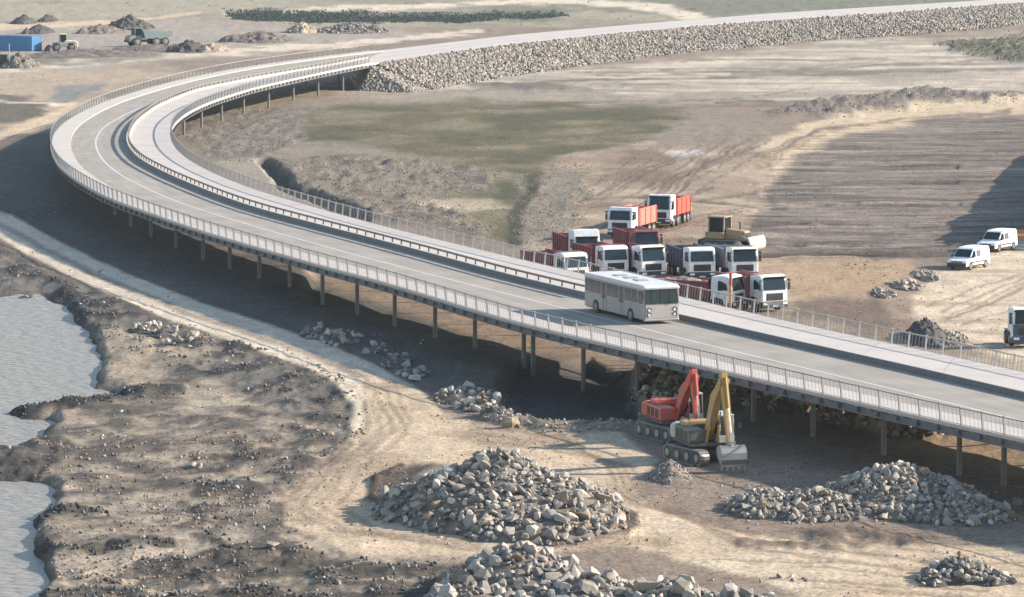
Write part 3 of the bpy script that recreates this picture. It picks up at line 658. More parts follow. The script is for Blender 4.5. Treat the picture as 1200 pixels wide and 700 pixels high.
# rounded sloping end under the last span
ETD = (fE[-20] - fE[-1]) + (nE[-20] - nE[-1]); ETD /= np.linalg.norm(ETD)
e0 = len(V); Vn = np.array(V[:4])
for p in Vn: V.append((p[0] + ETD[0] * 2.5, p[1] + ETD[1] * 2.5, p[2] if p[2] < 0 else ZD - .75))
for p in Vn: V.append((p[0] + ETD[0] * 9.5, p[1] + ETD[1] * 9.5, -.5))
for k in range(3):
    Fc.append((k, k + 1, e0 + k + 1, e0 + k))
    if k < 2: Fc.append((e0 + k, e0 + k + 1, e0 + 5 + k, e0 + 4 + k))
    else: Fc += [(e0 + 2, e0 + 3, e0 + 7), (e0 + 2, e0 + 7, e0 + 6)]
Fc.append((e0 + 4, e0 + 5, e0 + 6, e0 + 7))
V[1] = (V[1][0], V[1][1], ZD - .75); V[2] = (V[2][0], V[2][1], ZD - .75)
emb = link('embankment', pymesh('embankment', V, Fc, M_soil)); tag(emb, kind='structure')
o = strip('road', nearE[kN - 6:], farE[kF - 6:], ZD - .02, M_conc, None, ZD - .3, n=200); tag(o, kind='structure')
for f_ in (.33, .62):
    c_ = A * (1 - f_) + B * f_
    strip('road_edge_line', c_, offset(c_, .3), ZD - .014, M_road, o, ZD - .04, n=200)

# ------------------------------------------------------------------ rocks
def rock_mesh(seed, npts=16, name='rock'):
    r = random.Random(seed); bm = bmesh.new(); sx_, sy_, sz_ = r.uniform(.75, 1.15), r.uniform(.6, .95), r.uniform(.45, .8)
    for i in range(npts):
        z = r.uniform(-1, 1); a = r.uniform(0, 6.283); q = math.sqrt(1 - z * z); k = r.uniform(.82, 1.08)
        p = max(abs(q * math.cos(a)), abs(q * math.sin(a)), abs(z)) ** .55   # pushed a little towards a box
        bm.verts.new((q * math.cos(a) * k * sx_ / p * .5, q * math.sin(a) * k * sy_ / p * .5, z * k * sz_ / p * .5))
    res = bmesh.ops.convex_hull(bm, input=bm.verts[:])
    bmesh.ops.delete(bm, geom=[e for e in res['geom_interior'] if isinstance(e, bmesh.types.BMVert)], context='VERTS')
    bmesh.ops.recalc_face_normals(bm, faces=bm.faces[:])
    return bm
NR = 26; RM = []; RT = []
for k in range(NR):
    bm = rock_mesh(k + 100, 17); bm.verts.index_update()
    RT.append((np.array([v.co[:] for v in bm.verts]), np.array([[v.index for v in f.verts] for f in bm.faces])))
    row = []
    for mm in ROCK:
        me = bpy.data.meshes.new('rock'); bm.to_mesh(me); me.materials.append(mm); row.append(me)
    RM.append(row); bm.free()
SM = []
for k in range(12):
    bm = rock_mesh(k + 500, 8); bm.verts.index_update()
    SM.append((np.array([v.co[:] for v in bm.verts]), np.array([[v.index for v in f.verts] for f in bm.faces]))); bm.free()
def rotm(n):
    q = RNG.normal(size=(n, 4)); q /= np.linalg.norm(q, axis=1)[:, None]; w, x, y, z = q.T
    return np.stack([np.stack([1 - 2 * (y * y + z * z), 2 * (x * y - z * w), 2 * (x * z + y * w)], -1),
                     np.stack([2 * (x * y + z * w), 1 - 2 * (x * x + z * z), 2 * (y * z - x * w)], -1),
                     np.stack([2 * (x * z - y * w), 2 * (y * z + x * w), 1 - 2 * (x * x + y * y)], -1)], 1)
def stones(name, P, S, m, parent=None, src=None, kind='stuff'):
    """many stones joined into one mesh: positions P (n,3), sizes S"""
    P = np.asarray(P, float); S = np.asarray(S, float); src = src or SM
    Vs, Ts, off = [], [], 0; pick = RNG.integers(0, len(src), len(P)); Rm = rotm(len(P))
    for k in range(len(src)):
        w = np.where(pick == k)[0]
        if not len(w): continue
        v, t = src[k]
        vv = np.einsum('nij,vj->nvi', Rm[w], v) * S[w, None, None] + P[w, None, :]
        tt = t[None] + (np.arange(len(w)) * len(v))[:, None, None] + off
        off += len(w) * len(v); Vs.append(vv.reshape(-1, 3)); Ts.append(tt.reshape(-1, 3))
    if not Vs: return None
    return tag(link(name, npmesh(name, np.vstack(Vs), np.vstack(Ts), m), parent), kind=kind)

# riprap on the embankment
n = 24000; k = RNG.integers(0, 199, n); f = RNG.random(n); t = RNG.random(n) ** .9
bb = resamp(eF, 200); nb = normals(bb)
pb = bb[k] * (1 - f[:, None]) + bb[np.minimum(k + 1, 199)] * f[:, None]
q = pb + nb[k] * (.7 + t * 9.6)[:, None]; z = (ZD - .05) * (1 - t) + RNG.random(n) * .35 - .2
stones('riprap', np.c_[q, z], RNG.uniform(.3, .8, n), M_riprap, emb, RT)
# rock on the sloping end and the corner under the last span
VV = np.array(V, float); qs = [(e0 + 1, e0 + 2, e0 + 6, e0 + 5, 700), (2, 3, e0 + 3, e0 + 2, 260), (e0 + 2, e0 + 3, e0 + 7, e0 + 7, 600), (e0 + 2, e0 + 7, e0 + 6, e0 + 6, 500), (1, 2, e0 + 2, e0 + 1, 150)]
PP = []
for a, b, c, d, k in qs:
    u = RNG.random(k)[:, None] * 1.04 - .02; v = RNG.random(k)[:, None] * 1.04 - .02
    if c == d: v = RNG.random(k)[:, None] ** .5; P0 = VV[a] * (1 - v) + (VV[b] * (1 - u) + VV[c] * u) * v; PP.append(P0); continue
    PP.append((VV[a] * (1 - u) + VV[b] * u) * (1 - v) + (VV[d] * (1 - u) + VV[c] * u) * v)
PP = np.vstack(PP); PP[:, 2] += RNG.random(len(PP)) * .3 - .12
stones('abutment_rock', PP, RNG.uniform(.4, .9, len(PP)), M_riprap, emb, RT)

# ------------------------------------------------------------------ heaps and rock piles
def heap_h(lobes, x, y):
    h = np.zeros(np.shape(x))
    for (cx, cy, rx, ry, hh, pw) in lobes:
        d = np.sqrt(((x - cx) / rx) ** 2 + ((y - cy) / ry) ** 2)
        h = np.maximum(h, hh * np.clip(1 - d, 0, 1) ** pw)
    return h
def heap_core(name, lobes, base, m, parent, rough=.2, res=44, seed=0):
    x0 = min(l[0] - l[2] for l in lobes); x1 = max(l[0] + l[2] for l in lobes); y0 = min(l[1] - l[3] for l in lobes); y1 = max(l[1] + l[3] for l in lobes)
    ry = max(16, int(res * .8))
    gx, gy = np.meshgrid(np.linspace(x0, x1, res), np.linspace(y0, y1, ry))
    h = heap_h(lobes, gx, gy); nn = fbm((gx + seed) * 1.3, (gy + base[1]) * 1.3, 4)
    g = gz(gx + base[0], gy + base[1]) - base[2]
    z = np.where(h > .01, h + nn * rough * np.clip(h * 2, 0, 1), -.5) + g - .04
    V = np.stack([gx, gy, z], -1).reshape(-1, 3); ii = np.arange(res * ry).reshape(ry, res)
    Q = np.stack([ii[:-1, :-1], ii[:-1, 1:], ii[1:, 1:], ii[1:, :-1]], -1).reshape(-1, 4)
    return link(name, npmesh(name, V, Q, m, False), parent)
def rock_pile(name, label, cat, cx, cy, lobes_px, smin, smax, count, weights, core=M_soildark, group=None, small=500, smallmat=None, kidname='rock'):
    """lobes_px: [(px, py of the lobe's base centre, half width m, half depth m, height m, power)]"""
    bx, by, bz = on_ground(cx, cy); root = empty(name, (bx, by, bz), 0, label, cat, group)
    lobes = []
    for (px, py, rx, ry, hh, pw) in lobes_px:
        x, y, _ = on_ground(px, py); lobes.append((x - bx, y - by, rx, ry, hh, pw))
    heap_core('gravel_core', lobes, (bx, by, bz), core, root, .12, 60)
    x0 = min(l[0] - l[2] for l in lobes); x1 = max(l[0] + l[2] for l in lobes); y0 = min(l[1] - l[3] for l in lobes); y1 = max(l[1] + l[3] for l in lobes)
    pts = []; tries = 0; cand = []
    rr = random.Random(int(cx * 7 + cy))
    while len(cand) < count * 1.0 and tries < 60000:
        tries += 1; x = rr.uniform(x0, x1); y = rr.uniform(y0, y1); h = float(heap_h(lobes, x, y))
        if h < .03: continue
        s = smin + (smax - smin) * rr.random() ** 2.3
        if any((x - c[0]) ** 2 + ((y - c[1])) ** 2 < (.34 * (s + c[2])) ** 2 for c in cand): continue
        cand.append((x, y, s, h))
    cand.sort(key=lambda c: -c[2] - .02 * (-c[1]))
    for x, y, s, h in cand[:300]:
        g = float(gz(bx + x, by + y)) - bz
        mi = rr.choices(range(4), weights)[0]
        link(kidname, rr.choice(RM)[mi], root, (x, y, g + h + s * .12), (rr.uniform(-.7, .7), rr.uniform(-.7, .7), rr.uniform(0, 6.28)), (s, s, s * rr.uniform(.85, 1.2)))
    n = small; x = RNG.uniform(x0, x1, n * 3); y = RNG.uniform(y0, y1, n * 3); h = heap_h(lobes, x, y); w = (h > .02) | (RNG.random(n * 3) < .10)
    x, y, h = x[w][:n], y[w][:n], h[w][:n]; g = gz(bx + x, by + y) - bz
    S = smin * (.2 + .8 * RNG.random(len(x)) ** 1.5)
    if len(cand) > 300:
        e = np.array(cand[300:]); x = np.r_[x, e[:, 0]]; y = np.r_[y, e[:, 1]]; h = np.r_[h, e[:, 3]]; S = np.r_[S, e[:, 2]]; g = gz(bx + x, by + y) - bz
    stones('small_rock', np.c_[x, y, h + g + .03], S, smallmat or M_rubble, root)
    return root
rock_pile('rock_pile', 'large heap of grey boulders ringed by the looping pale dirt track', 'rock pile', 590, 600,
          [(580, 598, 6.0, 8.5, 3.5, .8), (655, 606, 4.0, 6.5, 2.4, .75), (520, 596, 4.2, 5.5, 1.5, .7), (625, 625, 4.0, 3.5, 1.2, .7), (688, 618, 2.2, 3.5, .7, .7)],
          .42, 1.08, 560, (5, 3, 1.2, 2.5), core=M_soil, small=1500)
rock_pile('rock_pile', 'biggest boulder heap cut off by the bottom edge of the photo', 'rock pile', 680, 740,
          [(610, 706, 4.6, 7.5, 2.9, .7), (690, 736, 5.2, 7.0, 2.6, .6), (780, 742, 5.2, 6.5, 2.4, .6), (870, 748, 4.2, 5.0, 2.2, .65), (555, 730, 3.4, 6.0, 1.9, .6), (925, 745, 2.0, 3.0, 1.3, .7)],
          .55, 1.38, 480, (5, 2.2, .8, 3.5), core=M_soil, small=1300)
rock_pile('rock_pile', 'broad peaked heap of broken pale rock before the bridge shadow at right', 'rock pile', 1040, 600,
          [(1055, 590, 5.4, 6.5, 2.4, .85), (1120, 603, 3.4, 4.5, 1.2, .8), (960, 600, 3.8, 4.0, 1.2, .75), (895, 596, 2.4, 3.6, 1.1, .75)],
          .38, .85, 520, (5, 4, 1.5, 1.5), core=M_soil, small=1900, smallmat=M_rubpale)
rock_pile('rock_pile', 'small low heap of grey stones near the bottom right corner', 'rock pile', 1130, 676,
          [(1125, 677, 2.0, 2.6, 1.15, .8), (1160, 682, 1.3, 1.8, .5, .8), (1095, 682, 1.0, 1.6, .55, .8)], .32, .72, 85, (4, 3, 2, 2), small=170)
rock_pile('rubble_heap', 'little brown rubble heap beside the tracks of the yellow excavator', 'rubble heap', 785, 560,
          [(785, 559, 1.35, 3.6, 1.05, .9)], .16, .34, 60, (3, 3, 5, 1), core=M_soil, small=420, smallmat=M_rubpale)
rock_pile('rock_row', 'row of pale boulders lying at the edge of the pit under the bridge', 'rock row', 555, 476,
          [(535, 468, 1.6, 3.4, .7, .7), (560, 478, 1.5, 3.0, .7, .7), (588, 490, 1.5, 2.2, .6, .7)], .4, 1.0, 62, (3, 5, 1, 1), small=160, smallmat=M_rubpale)
rock_pile('rock_row', 'shaded chain of boulders between the haul track and the bridge piers', 'rock row', 462, 425,
          [(445, 413, 1.3, 4, .5, .7), (465, 425, 1.3, 4, .5, .7), (485, 440, 1.2, 2.6, .55, .7), (400, 398, 1.6, 5, .4, .7), (370, 390, 1.6, 5, .3, .7)], .35, .85, 80, (5, 2, 1, 3), small=180)
rock_pile('rock_row', 'pale broken slabs lying by the dirt ramp below the parked white vans', 'rock row', 1062, 335,
          [(1035, 345, 1.2, 4, .3, .7), (1060, 336, 1.4, 4, .35, .7), (1085, 325, 1.1, 4, .3, .7)], .3, .9, 60, (4, 4, .6, 3), small=130)
rock_pile('rock_row', 'scatter of whitish boulders on the mud between water and haul track', 'rock row', 190, 392,
          [(172, 387, 1.6, 2.6, .5, .7), (192, 391, 1.2, 2.2, .5, .7), (222, 400, 2.0, 2.2, .4, .7)], .35, .95, 46, (2, 5, 2, 1), small=120, smallmat=M_rubpale)
# single boulders that stand out
for px, py, s, mi, lab in ((599, 494, 1.25, 2, 'reddish brown block at the right end of the boulder row by the pit'), (1142, 616, 1.05, 1, 'pale upright boulder at the front foot of the peaked rock heap'),
                       (486, 447, 1.2, 0, 'rounded grey boulder beside the haul track next to the boulder chain'), (222, 548, .8, 1, 'whitish boulder on dark muddy shore left of the turning loop'),
                       (233, 550, .7, 0, 'grey boulder right beside the whitish boulder on the muddy shore'), (318, 642, .95, 2, 'flat orange brown slab lying on dark mud at lower left'), (1192, 592, .9, 0, 'lone grey rock in bridge shade at the right frame edge')):
    x, y, z = on_ground(px, py); o = link('boulder', RM[(px * 3) % NR][mi], None, (x, y, z + s * .22), (.2, .1, px * .1), (s, s, s * (.5 if 'slab' in lab else 1)))
    tag(o, lab, 'boulder')
# soil heaps
def soil_heap(label, px, py, w, d, h, m, nst=0, smat=M_rubble, name='soil_heap', ssz=(.15, .4), pw=.9):
    x, y, z = on_ground(px, py); root = empty(name, (x, y, z), 0, label, 'heap')
    lobes = [(0, 0, w, d, h, pw), (w * .35, d * .2, w * .6, d * .6, h * .7, pw), (-w * .4, -d * .1, w * .55, d * .6, h * .6, pw)]
    lobes += [(RNG.uniform(-.7, .7) * w, RNG.uniform(-.6, .6) * d, w * RNG.uniform(.25, .5), d * RNG.uniform(.3, .5), h * RNG.uniform(.4, .85), pw) for _ in range(4)]
    heap_core('soil', lobes, (x, y, z), m, root, h * .4, 48, seed=px)
    if nst:
        a = RNG.uniform(-w, w, nst * 2); b = RNG.uniform(-d, d, nst * 2); hh = heap_h(lobes, a, b); k = (hh > .02) | (RNG.random(nst * 2) < .15); a, b, hh = a[k][:nst], b[k][:nst], hh[k][:nst]
        stones('clod', np.c_[a, b, hh + gz(x + a, y + b) - z + .03], RNG.uniform(ssz[0], ssz[1], len(a)), smat, root)
    return root
soil_heap('dark pointed soil heap just beyond the walkway railing on the right', 1086, 397, 1.9, 6, 1.6, M_soildark, 120, M_rubdark)
soil_heap('low brown gravel bank beside the dark pointed soil heap', 1112, 399, 1.5, 4, .6, M_soil, 160, M_rubpale)
soil_heap('black soil heap behind the small cream loader at upper left', 46, 38, 3.2, 8, 1.6, M_soildark, 80, M_rubdark)
soil_heap('low black soil mound between the container and the sandy far track', 28, 27, 3.0, 8, 1.7, M_soildark, 80, M_rubdark)
soil_heap('dark brown mound at the top left near the sandy far track', 56, 25, 2.4, 7, 1.5, M_soildark, 60, M_rubdark)
soil_heap('grassy brown spoil heap in front of the blue container', 24, 78, 3.6, 8, 2.3, M_soil, 120, M_rubble)
soil_heap('wide dark spoil heap directly behind the dusty dumper truck', 152, 33, 5.5, 10, 2.6, M_soildark, 160, M_rubdark)
soil_heap('grey spoil mound left of the dumper truck', 118, 38, 5.0, 10, 1.6, M_soil, 120, M_rubble)
soil_heap('dark green grey heap in front of the dumper truck on the right', 222, 60, 4.0, 9, 2.1, M_soildark, 200, M_rubdark)
soil_heap('pale earth heap right of the dark heap by the dumper truck', 250, 60, 4.0, 8, 1.6, M_sand, 80, M_rubpale)
soil_heap('long grey heap of rubble on the yard beyond the bridge bend', 305, 48, 8.0, 10, 1.9, M_soil, 400, M_rubble)
soil_heap('pile of grey broken slabs beyond the road at the top', 412, 38, 8.0, 8, 2.0, M_soil, 420, M_rubble, ssz=(.3, 1.1))
soil_heap('whitish rock mound left of the grey slabs beyond the road', 354, 38, 3.4, 7, 2.0, M_sand, 60, M_rubpale, ssz=(.4, 1.2))
soil_heap('earth bank along the yard in front of the small cream loader', 100, 66, 14, 7, 1.3, M_soil, 300, M_rubble)
soil_heap('earth bank along the yard beneath the dusty dumper truck', 185, 58, 9, 6, 1.0, M_soil, 260, M_rubble)
# the big spoil ridge outside the frame that shades the field's right edge
sx0, sy0 = 64.0, 420.0; root = empty('spoil_ridge', (sx0, sy0, 0), 0, 'tall spoil ridge standing just beyond the right edge of the ploughed field', 'heap')
heap_core('soil', [(k * 1.5, -4 + k * 10, 12.5, 26, 10.2 - k * .18 + (k % 3) * .15, .6) for k in range(11)], (sx0, sy0, 0), M_soil, root, .6, 50)

# ------------------------------------------------------------------ loose stones and clods
def scatter(name, n, box, masks, smin, smax, m, pw=2.2):
    px = RNG.uniform(box[0], box[1], n * 8); py = RNG.uniform(box[2], box[3], n * 8); pr = np.zeros(len(px))
    for M_, w in masks: pr = np.maximum(pr, mask_at(M_, px, py) * w)
    k = RNG.random(len(px)) < pr; px, py = px[k][:n], py[k][:n]
    x, y = unproj(px, py, 0.0); z = gz(x, y); ok = z > WZ + .02; x, y, z = x[ok], y[ok], z[ok]
    S = smin + (smax - smin) * RNG.random(len(x)) ** pw
    stones(name, np.c_[x, y, z + S * .12], S, m)
clump = sstep(.0, .25, n2); clump2 = sstep(.0, .25, sh)
scatter('shore_rubble', 3600, (-60, 560, 300, 720), [(RUB * clump, 1), (RUB2 * clump, .6), (RUB3 * clump, .6), (FING, 1), (FING2, 1), (LUMP, .9), (SHORE * clump2, .05)], .10, .42, M_rubdark)
scatter('shore_stone', 1500, (-60, 560, 300, 720), [(RUB * clump, .8), (RUB2 * clump, .5), (RUB3 * clump, .5), (SHORE * clump2, .12)], .08, .45, M_rubpale, 3)
scatter('shore_gravel', 1200, (40, 330, 500, 720), [(SHORE * sstep(.05, .25, fbm(WX / 9 + 3, WY / 3 + 7, 3)), 1)], .10, .34, M_rubred, 2)
scatter('field_clod', 5500, (200, 640, 120, 290), [(ROUGH1 * sstep(-.1, .2, n1), 1), (mp([(205, 140), (260, 125), (370, 128), (335, 170), (300, 195), (240, 182)], 6), .5)],     .10, .34, M_clod)
scatter('ridge_stone', 1600, (880, 1500, 100, 140), [(RIDGE, 1)], .15, .5, M_rubble)
scatter('bank_rock', 1500, (730, 1130, 405, 520), [(BANK * sstep(-.1, .2, n2), 1)], .2, .9, M_rubpale)
scatter('bank_gravel', 1500, (890, 1060, 445, 505), [(REDS, 1)], .12, .4, M_rubred)
scatter('pit_stone', 1200, (430, 800, 390, 510), [(PIT, .4), (ml([(575, 490, 10), (640, 500, 12), (720, 496, 12), (752, 488, 10)]), 1)], .12, .5, M_rubble)
scatter('track_stone', 1600, (330, 1230, 440, 720), [(TURN * sstep(.0, .3, n8), .35), (PAD, 1)], .06, .30, M_rubble, 3)
scatter('yard_stone', 1800, (590, 760, 180, 300), [(mp([(600, 215), (640, 190), (690, 190), (690, 240), (660, 290), (600, 290)], 8), 1)], .08, .30, M_clod, 2)
scatter('plain_stone', 9000, (0, 1230, 20, 330), [(np.ones_like(H) * sstep(.05, .3, n8), .5)], .08, .28, M_clod, 3)
scatter('small_clod', 4500, (-20, 1230, 330, 720), [(np.ones_like(H) * sstep(-.05, .25, n8 + n2 * .5), .5)], .05, .22, M_rubdark, 2.5)

# reeds along the far ditch, weeds on the far country
def tufts(name, n, box, masks, hmin, hmax, m):
    px = RNG.uniform(box[0], box[1], n * 6); py = RNG.uniform(box[2], box[3], n * 6); pr = np.zeros(len(px))
    for M_, w in masks: pr = np.maximum(pr, mask_at(M_, px, py) * w)
    k = RNG.random(len(px)) < pr; px, py = px[k][:n], py[k][:n]; x, y = unproj(px, py, 0.0); z = gz(x, y); N_ = len(x)
    V = []; T = []
    hgt = RNG.uniform(hmin, hmax, N_); base = np.stack([x, y, z - .1], -1)
    for b in range(5):
        a = RNG.uniform(0, 6.28, N_); wv = hgt * .22; lean = RNG.uniform(-.35, .35, (N_, 2)) * hgt[:, None]
        off = RNG.uniform(-.4, .4, (N_, 2)) * hgt[:, None]
        p0 = base + np.c_[off - np.c_[np.cos(a) * wv, np.sin(a) * wv], np.zeros(N_)]; p1 = base + np.c_[off + np.c_[np.cos(a) * wv, np.sin(a) * wv], np.zeros(N_)]
        p2 = base + np.c_[off + lean, hgt]
        s0 = len(V) * N_; V += [p0, p1, p2]; ar = np.arange(N_); T.append(np.stack([s0 + ar, s0 + N_ + ar, s0 + 2 * N_ + ar], -1))
    tag(link(name, npmesh(name, np.vstack(V), np.vstack(T), m)), kind='stuff')
tufts('reed_bed', 9000, (255, 680, 6, 30), [(mp([(260, 10), (330, 10), (480, 14), (640, 14), (665, 18), (560, 23), (420, 24), (275, 23)], 2, .4), 1)], .25, .6, M_leaf)
tufts('weeds', 900, (-60, 1250, -20, 30), [(mp([(-900, -60), (2200, -60), (2200, 20), (420, 26), (230, 20), (-900, 30)], 6) * sstep(.15, .4, n8), .8)], .2, .5, M_leaf2)
tufts('short_grass', 9000, (200, 830, 110, 290), [(mp([(335, 160), (375, 128), (560, 120), (760, 124), (815, 136), (760, 158), (660, 175), (640, 205), (620, 215), (600, 285), (540, 270), (500, 230), (560, 200), (480, 180)], 6), 1)], .06, .2, M_leaf2)
tufts('bank_scrub', 1500, (1080, 1260, 36, 76), [(mp([(1100, 46), (1220, 40), (1500, 38), (1500, 70), (1220, 72), (1120, 62)], 4), .5)], .15, .5, M_leaf2)

# ------------------------------------------------------------------ vehicles (built with the nose at -y, origin under the nose)
def wheel(parent, x, y, r=.52, w=.34, rim=True):
    sgn = 1 if x > 0 else -1
    def tm():
        mb = MB(); n = 20; prof = [(-.5, .80), (-.5, .93), (-.38, 1), (.38, 1), (.5, .93), (.5, .80)]; V = []
        for (a, rr) in prof: V += [(a * w, math.cos(2 * math.pi * i / n) * r * rr, math.sin(2 * math.pi * i / n) * r * rr) for i in range(n)]
        Fc = [(k * n + i, k * n + (i + 1) % n, (k + 1) * n + (i + 1) % n, (k + 1) * n + i) for k in range(5) for i in range(n)]
        Fc += [tuple(range(n)), tuple(5 * n + i for i in range(n))]
        return mb.add(V, Fc).mesh('wheel', M_tyre)
    t = link('wheel', cached(('wh', r, w), tm), parent, (x, y, r))
    def rm():
        mb = MB().cyl((w * .46, 0, 0), (w * .56, 0, 0), r * .6, r * .52, n=16); mb.cyl((w * .5, 0, 0), (w * .68, 0, 0), r * .24, r * .2, n=10)
        for i in range(8):
            a = i * math.pi / 4; mb.cyl((w * .55, math.cos(a) * r * .38, math.sin(a) * r * .38), (w * .62, math.cos(a) * r * .38, math.sin(a) * r * .38), r * .05, n=6)
        return mb.mesh('rim', M_rim)
    if rim: link('rim', cached(('rim', r, w), rm), t, rot=(0, 0, 0 if sgn > 0 else math.pi))
    return t
def front_y(z): return .02 + max(0, (z - 1.75)) * .22      # windscreen rake of the lorry cab
def truck(label, px, py, yaw, body=M_red, cabm=M_white, high=False, axles=(1.35, 3.05, 5.7, 7.05), bodylen=5.3, bodyh=1.55, visor=True, load=None, front_m=None, grp='tipper lorries parked on the site', amber=True, cat='lorry', bed='tipper', tall=0.0):
    x, y, z = on_ground(px, py); t = empty('tipper_lorry', (x, y, z), R(yaw), label, cat, grp)
    zt = 3.0 + tall + (.45 if high else 0)
    def cab():
        prof = [(.10, .62), (.02, .95), (.02, 1.75), (front_y(2.85 + tall), 2.85 + tall), (.42 + tall * .2, zt), (.9, zt + .05), (1.95, zt - .05), (2.02, 2.2), (2.02, 1.05), (1.88, 1.05), (1.75, 1.22), (1.0, 1.22), (.85, 1.0), (.8, .62)]
        return MB().prism(prof, -1.23, 1.23, .12).mesh('cab', cabm)
    link('cab', cached(('cab', cabm.name, high, tall), cab), t)
    zw = 2.72 + tall
    def ws():
        return MB().slab([(-1.05, front_y(1.82) - .025, 1.82), (1.05, front_y(1.82) - .025, 1.82), (.98, front_y(zw) - .025, zw), (-.98, front_y(zw) - .025, zw)], .02).mesh('windscreen', M_glass)
    wso = link('windscreen', cached(('ws', tall), ws), t)
    def wip():
        mb = MB()
        for a in (-.75, .05): mb.bar((a, front_y(1.84) - .06, 1.84), (a + .65, front_y(2.0) - .06, 2.02), .03, .03)
        return mb.mesh('wiper', M_black)
    link('wiper', cached('wiper', wip), wso)
    for s in (-1, 1):
        def sw(): return MB().slab([(s * 1.235, .42, 1.88), (s * 1.235, 1.32, 1.80), (s * 1.215, 1.32, 2.62), (s * 1.2, .62, 2.62)], .02 * s).mesh('side_window', M_glass)
        link('side_window', cached(('sw', s), sw), t)
        def mr():
            mb = MB().box(s * 1.38 - .09, s * 1.38 + .12, .0, .13, 1.82, 2.42, .03); mb.box(s * 1.38 - .08, s * 1.38 + .1, .0, .12, 2.47, 2.68, .02)
            mb.bar((s * 1.2, .12, 2.6), (s * 1.4, .06, 2.6), .05, .05); mb.bar((s * 1.2, .12, 1.9), (s * 1.4, .06, 1.9), .05, .05); return mb.mesh('mirror', M_black)
        link('mirror', cached(('mir', s), mr), t)
        def hl(): return MB().box(s * .92 - .22, s * .92 + .22, -.10, .02, .60, .82, .03).mesh('headlight', M_lamp)
        link('headlight', cached(('hl', s), hl), t)
        def dr(): return MB().slab([(s * 1.232, .35, .98), (s * 1.232, 1.42, 1.24), (s * 1.238, 1.42, 1.78), (s * 1.238, .35, 1.84)], .012 * s).mesh('door', cabm)
        dd = link('door', cached(('door', s, cabm.name), dr), t)
        link('door_handle', cached(('dh', s), lambda: MB().box(s * 1.24 - .02, s * 1.24 + .03, 1.2, 1.36, 1.52, 1.58).mesh('door_handle', M_black)), dd)
        def st_():
            mb = MB()
            for k in range(2): mb.box(s * 1.1 - .12, s * 1.1 + .12, .3, .75, .45 + k * .28, .52 + k * .28)
            return mb.mesh('step', M_black)
        link('step', cached(('step', s), st_), t)
    link('number_plate', cached('npl', lambda: MB().box(-.26, .26, -.13, -.10, .46, .57).mesh('number_plate', M_lamp)), t)
    def gr():
        mb = MB()
        for k in range(4): mb.box(-.72, .72, -.03, .03, 1.02 + k * .13, 1.11 + k * .13)
        mb.box(-.78, .78, -.008, .04, .98, 1.56); return mb.mesh('grille', M_black)
    link('grille', cached('grille', gr), t)
    link('bumper', cached(('bump', (front_m or M_black).name), lambda: MB().prism([(-.09, .38), (-.11, .60), (.02, .9), (.5, .9), (.6, .38)], -1.24, 1.24, .1).mesh('bumper', front_m or M_black)), t)
    if front_m: MB().box(-1.18, 1.18, -.006, .04, .92, 1.80).put('front_panel', front_m, t)
    if visor:
        link('sun_visor', cached(('vis', tall), lambda: MB().slab([(-1.08, front_y(zw) - .02, zw + .02), (1.08, front_y(zw) - .02, zw + .02), (1.05, front_y(zw) - .22, zw + .2), (-1.05, front_y(zw) - .22, zw + .2)], .04).mesh('sun_visor', M_black)), t)
    if amber:
        for s in (-.8, .8): link('marker_light', cached('mk', lambda: MB().cyl((0, 0, 0), (0, 0, .16), .07, .05, 8).mesh('marker_light', M_amber)), t, (s, .7, zt - .02))
    link('chassis', cached(('ch', axles[-1]), lambda: MB().box(-.45, .45, .5, axles[-1] + .8, .72, 1.02).box(-1.0, 1.0, axles[-1] + .75, axles[-1] + .85, .55, .75).mesh('chassis', M_chassis)), t)
    link('fuel_tank', cached('tank', lambda: MB().box(.55, 1.18, 2.15, 2.45, .55, 1.05, .06).box(-1.18, -.55, 2.15, 2.45, .55, 1.05, .06).mesh('fuel_tank', M_chassis)), t)
    for a in axles:
        for s in (-1, 1): wheel(t, s * 1.05, a)
    y0 = 2.2; y1 = y0 + bodylen
    if bed == 'tipper':
        def bd():
            mb = MB(); zb = 1.12; zh = zb + bodyh
            mb.box(-1.2, 1.2, y0, y1, zb, zb + .12)
            for s in (-1, 1):
                mb.box(s * 1.25 - .04, s * 1.25 + .04, y0, y1, zb, zh); mb.box(s * 1.28 - .07, s * 1.28 + .05, y0, y1, zh, zh + .1)
                k = y0 + .15
                while k < y1: mb.box(s * 1.32 - .05, s * 1.32 + .04, k, k + .1, zb - .05, zh); k += .78 if body not in (M_orange, M_peach) else 1.7
            mb.box(-1.21, 1.21, y0, y0 + .07, zb, zh + .35); mb.box(-1.21, 1.21, y1 - .07, y1, zb, zh - .1)
            mb.slab([(-1.21, y0 - .75, zh + .42), (1.21, y0 - .75, zh + .42), (1.21, y0 + .06, zh + .35), (-1.21, y0 + .06, zh + .35)], -.06)
            return mb.mesh('tipper_body', body)
        bo = link('tipper_body', cached(('bd', body.name, bodylen, bodyh), bd), t)
        tg = link('tailgate', cached(('tg', body.name, bodylen, bodyh), lambda: MB().box(-1.2, 1.2, y1 + .01, y1 + .08, 1.2, 1.1 + bodyh - .05).mesh('tailgate', body)), t)
        if load:
            def ld():
                gx = np.linspace(-1.19, 1.19, 9); gy = np.linspace(y0 + .1, y1 - .1, 15); V = []; Fc = []
                for b in gy:
                    for a in gx: V.append((a, b, 1.12 + bodyh * .85 + .45 * (1 - abs(a) / 1.3) * (1 - abs((b - (y0 + y1) / 2) / bodylen * 2) ** 2) + random.uniform(-.08, .08)))
                for j in range(14):
                    for i in range(8): Fc.append((j * 9 + i, j * 9 + i + 1, j * 9 + i + 10, j * 9 + i + 9))
                return pymesh('load', V, Fc, load)
            link('load', ld(), bo)
    elif bed == 'tank':
